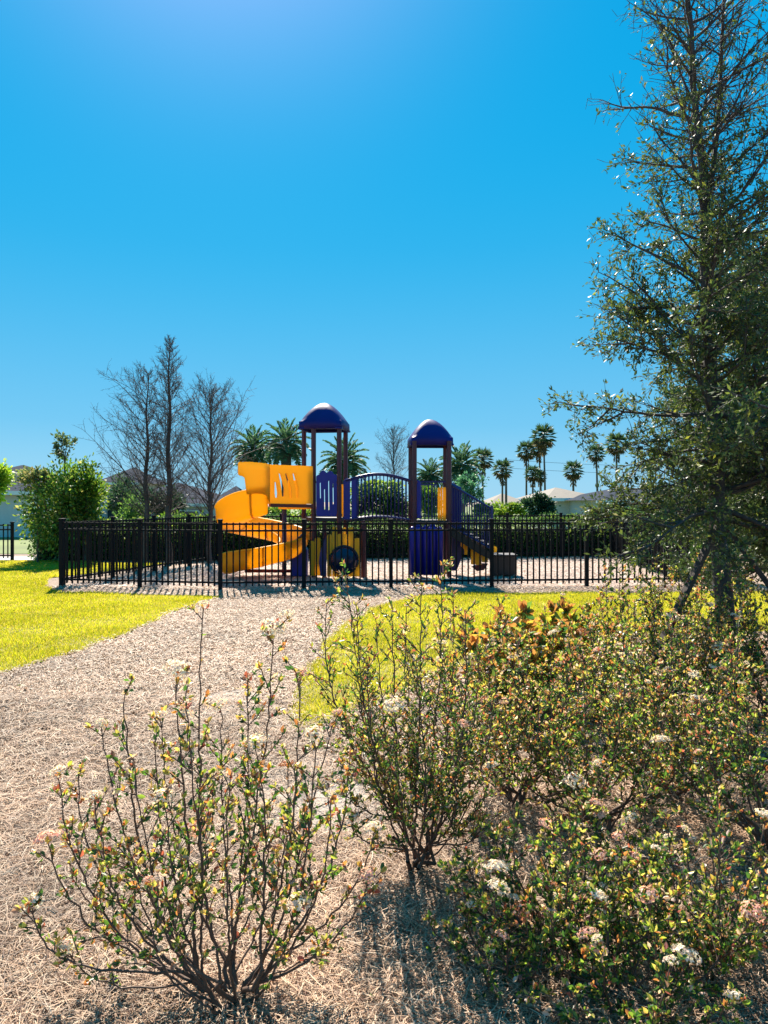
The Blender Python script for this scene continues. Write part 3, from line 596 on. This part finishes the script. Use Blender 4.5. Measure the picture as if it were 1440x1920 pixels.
# bare deciduous trees
def bare(px, ytop, Y, wpx, lean, label, n1=70, low=.22, up=.75, asym=0, name='bare_tree', thick=.09, rnd=.75):
    b = W(px, 0, Y); b[2] = 0; T = W(px+lean, ytop, Y); e = empty(name, tuple(b), label, 'tree', 'bare winter trees beyond the playground')
    tr = Seg(); N = 14; pts = [b+(T-b)*i/N+np.array((.03*math.sin(i*1.3+px), 0, 0)) for i in range(N+1)]; tr.line(pts, thick, .008)
    tr.build('trunk', M['cyp'], e, 7)
    br_ = Seg(); H = T[2]
    for i in range(n1):
        f = low+(1-low)*(i+.5)/n1; p = b+(T-b)*f; g_ = (f-low)/(1-low)
        prof = (1-g_)**rnd*min(1, .65+g_*2.2)*(.8 if i % 3 else 1.15)
        a = i*2.4+rng.uniform(-.4, .4); mx = abs(wpx)/F0*Y*prof*rng.uniform(.75, 1.1)
        if asym and math.cos(a)*asym < 0: mx *= .4
        el = up*rng.uniform(.75, 1.2); l = mx*.95/math.cos(el)+.10
        d = np.array((math.cos(a)*math.cos(el), math.sin(a)*math.cos(el), math.sin(el)))
        q = [p]; k = 7
        for j in range(k): d = nrm(d+np.array((0, 0, .02))+rng.normal(0, .10, 3)); q.append(q[-1]+d*l/k)
        r0 = min(.026, .007+.009*l)*(1-.5*f); br_.line(q, r0, .004)
        for j in range(1, k+1):
            for _ in range(2):
                d2 = nrm(d+rng.normal(0, .65, 3)+(0, 0, .15)); l2 = l*rng.uniform(.14, .36)*(1.15-.6*j/k)+.05
                q2 = [q[j]]
                for m_ in range(3): d2 = nrm(d2+(0, 0, .06)+rng.normal(0, .1, 3)); q2.append(q2[-1]+d2*l2/3)
                br_.line(q2, .0045, .0025)
                for m_ in range(1, 4):
                    for _ in range(2):
                        d3 = nrm(d2+rng.normal(0, .7, 3)); br_.add(q2[m_], q2[m_]+d3*rng.uniform(.05, .15)*min(1, l), .0028, .0018)
    br_.build('branches', M['cyp'], e, 3)
bare(273, 700, 19.3, 118, 4, 'bare tree with branches spreading left, leftmost of the three by the hedge', 70, .2, .75, -1, thick=.09, rnd=.5)
bare(316, 638, 19.0, 72, 2, 'tallest bare cone shaped tree between two lower bare trees', 105, .2, .8, thick=.10)
bare(392, 738, 19.2, 100, 5, 'bare round crowned tree just left of the spiral slide', 75, .22, .9, thick=.08, rnd=.45)
bare(738, 808, 38, 40, 0, 'small bare tree far behind the arched bridge', 50, .45, .9, thick=.07, rnd=.5)

# palms
def date_palm(px, py, r, Y, label, cols=((.04, .10, .06), (.07, .14, .07)), fr=44):
    c = W(px, py, Y); e = empty('date_palm', (c[0], Y, 0), label, 'palm tree', 'date palms beyond the playground'); rr = r/F0*Y
    tk = MB(); tk.tube([(c[0], Y, 0), (c[0]+.05, Y, c[2]*.5), (c[0], Y, c[2]-.15*rr)], .10*rr+.12, 10, .13*rr+.14); tk.build('trunk', M['trunkp'], e, smooth=True)
    P = []; D = []; Lf = []; sg = Seg()
    for i in range(fr):
        a = i*2.39996; el = R(80)-R(125)*(i/fr)**.9; d = np.array((math.cos(a)*math.cos(el), math.sin(a)*math.cos(el), math.sin(el)))
        p = c.copy(); k = 13; L = rr*rng.uniform(.95, 1.15); pts = [p.copy()]
        for j in range(k):
            d = nrm(d+np.array((0, 0, -.085))); p = p+d*L/k; pts.append(p.copy())
            if j > 1:
                s = nrm(np.cross(d, (0, 0, 1.)))
                for sg_ in (-1, 1):
                    for h in (0, .5):
                        P.append(p-d*L/k*h); D.append(s*sg_*.8+d*.75+np.array((0, 0, .25))+rng.normal(0, .08, 3)); Lf.append(rr*.27*math.sin(math.pi*(.16+.8*j/k)))
        sg.line(pts, .03, .008)
    n = len(P); quads('fronds', P, D, np.array(Lf), .05*rr+.02, pick(cols, (1, 1), n), M['far'], e); sg.build('frond_stems', M['far'], e, 3, col=(.12, .17, .07))
date_palm(475, 842, 46, 55, 'date palm leftmost of the group, its crown just above the slide hood')
date_palm(536, 832, 50, 52, 'dark date palm directly left of the first tower roof')
date_palm(646, 866, 50, 55, 'blue green date palm behind the right posts of the first tower')
date_palm(806, 892, 34, 55, 'low date palm framed between the posts of the second tower')
date_palm(864, 873, 46, 55, 'date palm right of the second tower above the stairs')
def fan_palm(px, py, r, Y, label, lean=0, skirt=1):
    c = W(px, py, Y); b = W(px-lean, 0, Y); rr = r*1.08/F0*Y
    e = empty('fan_palm', (b[0], Y, 0), label, 'palm tree', 'tall fan palms on the right horizon')
    tk = MB(); tk.tube([(b[0], Y, 0), ((b[0]*.6+c[0]*.4), Y, c[2]*.5), (c[0], Y, c[2])], .11, 8, .075); tk.build('trunk', M['trunkp'], e, smooth=True)
    P = []; D = []; Lf = []; C = []; sg = Seg()
    for i in range(34):
        a = i*2.39996; el = R(75)-R(145)*(i/34); d = np.array((math.cos(a)*math.cos(el), math.sin(a)*math.cos(el), math.sin(el)))
        hub = c+d*rr*.52+np.array((0, 0, -.03*rr)); sg.add(c, hub, .025, .02)
        s = nrm(np.cross(d, (0, 0, 1.))); u = np.cross(s, d)
        for t in np.linspace(-1.35, 1.35, 13):
            dd = d*math.cos(t)+s*math.sin(t)+np.array((0, 0, -.28))+u*.1; P.append(hub); D.append(dd); Lf.append(rr*.55*rng.uniform(.8, 1.1))
            C.append((.035, .07, .03) if i < 25 else (.10, .08, .04))
    if skirt:
        for i in range(60):
            a = rng.uniform(0, 6.28); z = rng.uniform(.5, 1.25)*rr; P.append(c+np.array((math.cos(a)*.15, math.sin(a)*.15, -z))); D.append((math.cos(a)*.45, math.sin(a)*.45, -1)); Lf.append(rr*.3); C.append((.13, .10, .06))
    quads('fronds', P, D, np.array(Lf), .10*rr, np.array(C)*rng.uniform(.8, 1.25, (len(P), 1)), M['far'], e); sg.build('frond_stems', M['far'], e, 3, col=(.1, .12, .05))
fan_palm(905, 860, 22, 70, 'slim fan palm nearest the stair railing')
fan_palm(942, 880, 20, 72, 'fan palm beside the utility pole')
fan_palm(987, 845, 20, 75, 'medium fan palm left of the tallest palm')
fan_palm(1019, 818, 25, 72, 'tallest dark fan palm in the right cluster', -4)
fan_palm(1010, 838, 20, 76, 'fan palm tucked just below the tallest palm crown', -6)
fan_palm(999, 888, 17, 70, 'short fan palm low in the right cluster')
fan_palm(1013, 893, 13, 74, 'smallest fan palm low in the right cluster beside the tall trunks')
fan_palm(1075, 882, 20, 60, 'squat dark fan palm above the white house')
fan_palm(1118, 850, 18, 66, 'fan palm left of the oak branches', -3)
fan_palm(1156, 832, 23, 62, 'fan palm half hidden by the oak leaves')
mb = MB(); p = W(949, 858, 90); mb.tube([(p[0], 90, 0), tuple(p)], .16, 8, .11); mb.beam(p+(-.9, 0, -.5), p+(.9, 0, -.5), .12, .12)
tag(mb.build('utility_pole', M['pole']), 'thin wooden utility pole beside a fan palm', 'utility pole')
mb = MB()
for dz in (0, -1.0):
    p = W(949, 862, 90)+(0, 0, dz); q = W(1500, 850, 110)+(0, 0, dz); mb.tube([p+(q-p)*k/12-np.array((0, 0, 1.2*math.sin(math.pi*k/12))) for k in range(13)], .018, 4)
tag(mb.build('power_line', M['black']), 'faint power lines running right from the utility pole', 'power line')

# ---------------------------------------------------------------- the big oak on the right
OC = [(.05, .085, .03), (.08, .12, .035), (.13, .17, .04), (.28, .30, .05), (.20, .19, .11)]
def oak(path, r0, r1, left, right, label, n1, dens, Lf, zlo, cz, yr=1.0, twiggy=0, name='oak_tree', zp=1.25, op=(4, 4, 2, .5, .7)):
    """path: list of (px,py) for the trunk at depth Y; left/right: crown half widths (px) against image y"""
    Y = path[0][2]; b = W(path[0][0], path[0][1], Y); e = empty(name, (b[0], Y, 0), label, 'tree')
    pts = [W(*q) for q in path]; pts[0][2] = 0
    fine = []
    for i in range(len(pts)-1):
        for k in range(4): fine.append(pts[i]+(pts[i+1]-pts[i])*k/4+rng.normal(0, .006, 3))
    fine.append(pts[-1]); fine = np.array(fine)
    tr = Seg(); tr.line(list(fine), r0, r1); zz = fine[:, 2]
    br_ = Seg(); P = []; D = []; tw = []
    def leafs(q, d, n, s=1):
        for _ in range(n): P.append(q+rng.normal(0, .012, 3)); D.append(nrm(d+rng.normal(0, .75, 3)))
    for i in range(n1):
        z = zlo+(zz[-1]-zlo)*((i+rng.uniform(0, 1))/n1)**zp; p = np.array([np.interp(z, zz, fine[:, k]) for k in range(3)])
        a = i*2.39996+rng.uniform(-.5, .5); ca, sa = math.cos(a), math.sin(a)
        hf = np.clip((z-zlo)/max(zz[-1]-zlo, .1), 0, 1); el = R(rng.uniform(-24, 14)+34*min(1, hf*2.2))
        yimg = HY-(z+.45*min(1, hf*2)-.12-HC)*F0/Y
        half = np.interp(yimg, [q[0] for q in (left if ca < 0 else right)], [q[1] for q in (left if ca < 0 else right)])/F0*Y
        l = half*(abs(ca)+abs(sa)*yr)*rng.uniform(.55, 1.05)/max(.7, math.cos(el)); l = max(l, .25)
        d = np.array((ca*math.cos(el), sa*math.cos(el), math.sin(el))); q = [p]; k = max(4, int(l/.11))
        rb = (.006+.013*l); bare_ = np.interp(z, cz[0], cz[1])
        for j in range(k): d = nrm(d+np.array((0, 0, .02))+rng.normal(0, .10, 3)); q.append(q[-1]+d*l/k)
        todo = [(q, d, l, rb)]
        if l > .5:
            for j in range(1, k):
                if rng.random() < .42:
                    d5 = nrm(d+rng.normal(0, .55, 3)); l5 = l*rng.uniform(.25, .55)*(1.1-.6*j/k); k5 = max(3, int(l5/.1)); q5 = [q[j]]; dd5 = d5
                    for _ in range(k5): dd5 = nrm(dd5+rng.normal(0, .12, 3)+(0, 0, .02)); q5.append(q5[-1]+dd5*l5/k5)
                    todo.append((q5, dd5, l5, rb*.5))
        for q, d, l_, rb_ in todo:
            k = len(q)-1; br_.line(q, rb_, .0028)
            for j in range(1, k+1):
                for _ in range(rng.integers(1, 3)+twiggy):
                    d2 = nrm(d*.7+rng.normal(0, .7, 3)); l2 = rng.uniform(.08, .30)*(1.1-.5*j/k); q2 = q[j]; m_ = 4; dd = d2
                    for t in range(m_):
                        dd = nrm(dd+rng.normal(0, .14, 3)+(0, 0, .03)); q3 = q2+dd*l2/m_; br_.add(q2, q3, .0032*(1-t/6), .0024*(1-t/6)); q2 = q3
                        if rng.random() < .85*bare_*dens: leafs(q2, dd, rng.integers(2, 5))
                        if rng.random() < .5:
                            d4 = nrm(dd+rng.normal(0, .8, 3)); l4 = rng.uniform(.04, .11); br_.add(q2, q2+d4*l4, .002, .0013)
                            if rng.random() < bare_*dens:
                                for h in (.35, .7, 1): leafs(q2+d4*l4*h, d4, 1 if h < 1 else rng.integers(2, 5))
    tr.build('trunk', M['oakb'], e, 10); br_.build('branches', M['oakb'], e, 4)
    n = len(P); Ls = rng.uniform(.6, 1.3, n)*Lf
    quads('foliage', P, D, Ls, Ls*rng.uniform(.27, .44, n), pick(OC, op, n), M['oak'], e)
    return e
trunkp = [(1376, 1330, 5.75), (1362, 1180, 5.75), (1350, 1060, 5.75), (1346, 940, 5.75), (1338, 800, 5.75), (1328, 640, 5.75), (1325, 520, 5.75), (1322, 400, 5.75), (1312, 280, 5.75), (1300, 150, 5.75), (1293, 20, 5.75), (1288, -160, 5.75)]
LW = [(-200, 50), (0, 105), (90, 135), (180, 180), (300, 140), (400, 125), (470, 150), (540, 235), (620, 215), (700, 225), (760, 190), (830, 160), (890, 280), (960, 255), (1020, 190), (1060, 120)]
RW = [(-200, 60), (0, 120), (200, 150), (400, 180), (700, 300), (1020, 260)]
T_oak = oak(trunkp, .078, .010, LW, RW, 'slender oak tree with small leaves standing tall at the right', 120, .85, .042, 1.46, ([1.5, 2.6, 3.3, 3.8, 4.3, 4.8, 6], [1.05, 1.0, .85, .58, .30, .14, .06]), .75, 1)
# second leader of the oak
def leader():
    sg = Seg(); q = [W(1322, 400, 5.75), W(1336, 330, 5.8), W(1346, 240, 5.85), (W(1352, 130, 5.85)), W(1358, -20, 5.85), W(1362, -180, 5.85)]; sg.line(q, .026, .008)
    P = []; D = []
    for i in range(60):
        t = rng.uniform(.15, 1)*5; k = min(int(t), 4); p = q[k]+(q[k+1]-q[k])*(t-k); a = rng.uniform(0, 6.28); el = R(rng.uniform(5, 50)); l = rng.uniform(.2, .75)
        d = np.array((math.cos(a)*math.cos(el), math.sin(a)*math.cos(el), math.sin(el))); m_ = 6
        for j in range(m_):
            d = nrm(d+rng.normal(0, .12, 3)); p2 = p+d*l/m_; sg.add(p, p2, .007*(1-j/8), .006*(1-j/8)); p = p2
            for _ in range(2):
                d2 = nrm(d+rng.normal(0, .7, 3)); l2 = rng.uniform(.06, .2); sg.add(p, p+d2*l2, .003, .0015)
                if rng.random() < .3: P.append(p+d2*l2); D.append(d2); P.append(p+d2*l2*.7); D.append(nrm(d2+rng.normal(0, .6, 3)))
    sg.build('branches', M['oakb'], T_oak, 5); n = len(P); Ls = rng.uniform(.6, 1.3, n)*.036
    quads('foliage', P, D, Ls, Ls*.36, pick(OC, (4, 4, 2, .5, .7), n), M['oak'], T_oak)
leader()
oak([(1475, 1300, 7.6), (1470, 1100, 7.6), (1462, 900, 7.6), (1455, 740, 7.6), (1450, 600, 7.6), (1445, 480, 7.6)], .09, .02,
    [(480, 70), (600, 130), (700, 170), (900, 185), (1060, 165)], [(480, 80), (1040, 140)], 'denser dark oak half outside the right edge of the photo', 85, 1.6, .050, .95, ([1, 5], [1, 1]), .9, 2, op=(7, 3, .6, .1, .2))
for (x0, y0), (x1, y1), Y0, Y1, lab in (((1250, 1182), (1345, 985), 5.4, 5.7, 'dark wooden stake leaning up to the oak trunk from the left'), ((1452, 1110), (1352, 975), 5.6, 5.75, 'dark wooden stake leaning up to the oak trunk from the right')):
    a = W(x0, y0, Y0); b = W(x1, y1, Y1); a2 = a+(a-b)*(a[2]/(b[2]-a[2])); mb = MB(); mb.beam(a2+(0, 0, -.02), b, .05, .04)
    o = mb.build('tree_stake', M['stake'], bevel=.004); tag(o, lab, 'stake', 'stakes propping the oak')
    if x0 < 1300:
        t = MB(); q = a+(b-a)*.06; t.box(q+(0, -.03, .05), (.055, .02, .08)); t.build('tag', M['tagred'], o)

# ---------------------------------------------------------------- flowering shrubs
FM = []
def fcluster(kind):
    n = 70; q = nrm(rng.normal(size=(n, 3))); q[:, 2] = np.abs(q[:, 2])*.62; P = q*(.033*rng.uniform(.75, 1.2, (n, 1)))
    base = {0: [(.94, .84, .76), (.92, .70, .62)], 1: [(.86, .50, .44), (.90, .70, .62)], 2: [(.45, .17, .10), (.70, .45, .33)]}[kind]
    C = pick(base, (2, 1), n)
    pet = []; pd = []; pc = []; pn = []
    for i in range(n):
        for _ in range(4 if kind < 2 else 2): pet.append(P[i]); pd.append(nrm(np.cross(q[i], rng.normal(size=3)))+q[i]*.3); pc.append(C[i]); pn.append(q[i]+(0, 0, .3))
    pet = np.array(pet); o = quads('flower_cluster', pet, pd, rng.uniform(.006, .011, len(pet)), .0065, np.array(pc), M['petal'], nz=np.array(pn))
    me = o.data; bpy.data.objects.remove(o); return me
for k in (0, 0, 1, 1, 2): FM.append(fcluster(k))
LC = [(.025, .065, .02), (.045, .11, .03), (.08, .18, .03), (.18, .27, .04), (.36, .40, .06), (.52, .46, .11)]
LX = [(.50, .20, .07), (.38, .10, .07), (.62, .44, .36), (.55, .38, .10), (.30, .17, .13)]
def shrub(base, tips, label, up=.0, dens=1.0, Lf=.026, flowers=14, young=.62, name='flowering_shrub', cat='shrub', r0=.008, tw=1.0, low=.18, group='flowering shrubs in the mulch bed', fk=None, cols=LC, wr=.55):
    B = np.array((base[0], base[1], 0.)); e = empty(name, tuple(B), label, cat, group)
    sg = Seg(); P = []; D = []; A = []; fl = []
    def addl(p, d, n, age):
        for _ in range(n): P.append(p+rng.normal(0, .003, 3)); D.append(d+rng.normal(0, .55, 3)); A.append(age)
    tt = np.array([t for t in tips]); rad = np.linalg.norm(tt[:, :2]-B[:2], axis=1).max(); K = 4+len(tips)//7; trunks = []
    for k in range(K):
        a = k*2*math.pi/K+rng.uniform(-.4, .4); rr = rad*rng.uniform(.10, .30); hh = float(np.median(tt[:, 2]))*rng.uniform(.10, .26)
        nd = B+np.array((rr*math.cos(a), rr*math.sin(a), hh)); m1 = B+(nd-B)*.4+rng.normal(0, .018, 3); m2 = B+(nd-B)*.75+rng.normal(0, .015, 3)
        st_ = B+np.array((*rng.normal(0, .018, 2), -.01)); q_ = [st_, (st_+m1)/2+rng.normal(0, .005, 3), m1, (m1+m2)/2+rng.normal(0, .005, 3), m2, nd]; sg.line(q_, r0*1.45, r0*.95); trunks.append(q_)
    for T in tips:
        T = np.array(T, float); h = T[2]; out = T[:2]-B[:2]
        c1 = np.array((*(B[:2]+out*.55+rng.normal(0, .02, 2)), h*.22)); c2 = np.array((*(B[:2]+out*.95+rng.normal(0, .03, 2)), h*.6))
        N = max(8, int(np.linalg.norm(T-B)/.035)); ts = np.linspace(0, 1, N+1)[:, None]
        tk = min(trunks, key=lambda q_: np.linalg.norm(q_[-1][:2]-(B[:2]+out*.3))+rng.uniform(0, .08)); b0 = tk[rng.integers(2, 6)].copy()
        c1 = np.array((*(b0[:2]+(T[:2]-b0[:2])*.62+rng.normal(0, .02, 2)), b0[2]+(h-b0[2])*.24))
        pts = (1-ts)**3*b0+3*(1-ts)**2*ts*c1+3*(1-ts)*ts**2*c2+ts**3*T+rng.normal(0, .0025, (N+1, 3))+np.cumsum(rng.normal(0, .0022, (N+1, 3)), 0)*np.sin(ts*math.pi); pts[0] = b0
        rs = r0*rng.uniform(.6, 1.0)*(.55+.4*h)
        sg.line(list(pts), rs, .0018)
        for i in range(2, N+1):
            f = i/N; d = nrm(pts[i]-pts[i-1])
            if f < low: continue
            addl(pts[i], nrm(rng.normal(size=3)+d*.8), int(rng.random()*2.2*dens*.8), f*.7)
            if rng.random() < .62*dens*tw:
                for _ in range(1 if rng.random() < .5 else 2):
                    l = rng.uniform(.04, .19)*(1.12-.75*f)*(.6+.5*min(h, 1.3)); sd_ = rng.normal(size=3); sd_ = nrm(sd_-d*np.dot(sd_, d))
                    dd = nrm(d*.75+sd_*.8); q = pts[i]; k = max(2, int(l/.022))
                    for j in range(k):
                        dd = nrm(dd+rng.normal(0, .10, 3)+(0, 0, .05)); q2 = q+dd*l/k; sg.add(q, q2, .0022, .0016); q = q2
                        addl(q, dd, 2+(rng.random() < .5*dens), .3+.5*f*j/k)
                    addl(q, dd, rng.integers(3, 6), .55+.45*f)
                    if rng.random() < .2: fl.append(q)
        addl(pts[-1], np.array((0, 0, 1.)), 5, 1)
        if rng.random() < .8: fl.insert(0, pts[-1])
    sg.build('branches', M['twig'], e, 5)
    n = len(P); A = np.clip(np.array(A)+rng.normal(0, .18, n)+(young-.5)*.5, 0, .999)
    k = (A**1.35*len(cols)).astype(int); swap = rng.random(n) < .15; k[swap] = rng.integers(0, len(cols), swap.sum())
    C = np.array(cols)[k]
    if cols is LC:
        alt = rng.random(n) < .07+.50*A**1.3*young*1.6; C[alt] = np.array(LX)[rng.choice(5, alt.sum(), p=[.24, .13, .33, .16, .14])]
    C = C*rng.uniform(.7, 1.3, (n, 1)); Ls = Lf*rng.uniform(.5, 1.35, n)
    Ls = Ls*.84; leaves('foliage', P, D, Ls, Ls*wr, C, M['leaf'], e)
    fl = [q for q in fl if q[2] > .2]; fl = fl[:len(fl)//3]+random.sample(fl[len(fl)//3:], len(fl)-len(fl)//3) if len(fl) > 5 else fl
    for q in fl[:flowers]:
        m = FM[random.choice(fk or (0, 0, 1, 1, 0, 2, 3, 4))]; o = bpy.data.objects.new('flower_cluster', m); COL.objects.link(o)
        s = random.choice((.45, .5, .6, .7, .8, .9, 1.0, 1.25)); o.scale = (s, s, s*.8); o.rotation_euler = (random.uniform(-.4, .4), random.uniform(-.4, .4), random.uniform(0, 6)); o.location = Vector(q)+Vector((0, 0, .012)); put(o, e)
    return e
def TW(l): return [W(a, b, c) for a, b, c in l]
def around(base, R_, h, n, hv=.42):
    o = []
    for i in range(n):
        a = i*2.39996+rng.uniform(-.3, .3); r = R_*math.sqrt((i+.5)/n); o.append((base[0]+r*math.cos(a), base[1]+r*math.sin(a), h*(1.06-.3*(r/R_)**2)*rng.uniform(1-hv, 1)))
    return o
B1 = G(440, 1895)
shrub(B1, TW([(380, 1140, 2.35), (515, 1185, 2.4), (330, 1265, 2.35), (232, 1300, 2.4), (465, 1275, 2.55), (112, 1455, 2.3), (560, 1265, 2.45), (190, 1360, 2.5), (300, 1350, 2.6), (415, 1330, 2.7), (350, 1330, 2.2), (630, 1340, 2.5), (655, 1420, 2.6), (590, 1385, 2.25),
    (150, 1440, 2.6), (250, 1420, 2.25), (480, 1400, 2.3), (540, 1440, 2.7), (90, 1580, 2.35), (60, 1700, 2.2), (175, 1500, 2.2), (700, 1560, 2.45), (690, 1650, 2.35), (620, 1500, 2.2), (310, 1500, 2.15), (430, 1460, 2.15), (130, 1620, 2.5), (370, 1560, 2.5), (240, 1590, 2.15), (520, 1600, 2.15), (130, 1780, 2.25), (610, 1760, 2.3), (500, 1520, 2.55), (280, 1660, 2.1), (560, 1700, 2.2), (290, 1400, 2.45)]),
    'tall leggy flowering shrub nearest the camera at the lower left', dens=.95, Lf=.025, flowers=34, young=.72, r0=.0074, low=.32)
B2 = G(785, 1645)
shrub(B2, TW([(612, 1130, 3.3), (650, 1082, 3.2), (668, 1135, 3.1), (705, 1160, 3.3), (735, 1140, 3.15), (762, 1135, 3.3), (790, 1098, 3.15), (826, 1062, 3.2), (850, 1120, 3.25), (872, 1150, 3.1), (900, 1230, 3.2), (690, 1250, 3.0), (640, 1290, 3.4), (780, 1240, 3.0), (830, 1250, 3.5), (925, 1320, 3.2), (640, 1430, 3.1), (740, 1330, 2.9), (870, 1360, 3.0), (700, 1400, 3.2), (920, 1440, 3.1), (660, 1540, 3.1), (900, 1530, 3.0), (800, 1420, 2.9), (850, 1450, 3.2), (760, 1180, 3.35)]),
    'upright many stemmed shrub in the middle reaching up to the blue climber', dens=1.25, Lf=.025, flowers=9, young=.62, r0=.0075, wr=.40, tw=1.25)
def rshrub(px, py, R_, h, n, label, **k): b = G(px, py); return shrub(b, around(b, R_, h, n), label, **k)
rshrub(965, 1520, .55, 1.0, 20, 'flowering shrub just right of the middle one with coppery tips', young=.7, flowers=11, Lf=.024, dens=1.25, tw=1.4)
rshrub(1120, 1560, .60, .95, 22, 'twiggy flowering shrub in the centre of the right hand bed', young=.7, flowers=11, Lf=.024, dens=1.25, tw=1.4)
rshrub(1270, 1500, .60, 1.08, 21, 'green flowering shrub between the centre of the bed and the oak trunk', young=.58, flowers=11, Lf=.024, dens=1.25, tw=1.4)
rshrub(1440, 1600, .60, 1.0, 22, 'flowering shrub at the right edge in front of the oak', young=.62, flowers=11, Lf=.024, dens=1.25, tw=1.4)
rshrub(1060, 1790, .42, .50, 26, 'low leafy shrub with a large white flower head near the bottom', young=.42, flowers=11, Lf=.023, dens=1.6, low=.1)
rshrub(1310, 1800, .42, .55, 24, 'low shrub with pink and white flowers at the lower right', young=.58, flowers=12, Lf=.023, dens=1.5, low=.1, fk=(0, 2, 3, 1))
rshrub(1180, 1900, .34, .34, 20, 'lowest small leaved shrub at the bottom right edge', young=.3, flowers=12, Lf=.024, dens=1.5, low=.1)
rshrub(930, 1850, .26, .26, 12, 'sparse seedling shrub beside the dark shadow at the bottom', young=.4, flowers=3, Lf=.024, dens=1.1, low=.1)
rshrub(1040, 1380, .55, .98, 19, 'thin stemmed shrub in the second row of the bed', young=.62, flowers=6, Lf=.027, dens=1.05, tw=1.3)
rshrub(1200, 1360, .55, 1.12, 21, 'dense small leaved shrub in the second row left of the oak', young=.62, flowers=6, Lf=.027, dens=1.15, tw=1.3)
rshrub(1330, 1350, .50, 1.2, 18, 'tall leafy shrub growing around the foot of the oak', young=.58, flowers=5, Lf=.028, dens=1.15, tw=1.3)
rshrub(1450, 1370, .50, 1.35, 18, 'pale twiggy shrub right of the oak trunk', young=.65, flowers=11, Lf=.027, dens=1.15, tw=1.3)
rshrub(1290, 1270, .50, 1.2, 14, 'far leafy shrub against the lawn left of the oak stake', young=.6, flowers=4, Lf=.030, dens=1.1, tw=1.2)
rshrub(1150, 1270, .50, .92, 12, 'far thin shrub in front of the bright lawn', young=.62, flowers=4, Lf=.034, dens=1.0)
CR = [(.04, .12, .04), (.06, .17, .05), (.14, .24, .05), (.44, .38, .05), (.55, .34, .06), (.42, .19, .06)]
rshrub(965, 1335, .55, .80, 24, 'broad leaved shrub with orange and yellow leaves before the lawn', young=.7, flowers=0, Lf=.085, dens=.75, name='croton_shrub', cols=CR, group='broad leaved shrubs in the bed')
rshrub(1085, 1310, .45, .74, 16, 'smaller broad leaved shrub with dark green and orange leaves', young=.7, flowers=0, Lf=.080, dens=.75, name='croton_shrub', cols=CR, group='broad leaved shrubs in the bed')
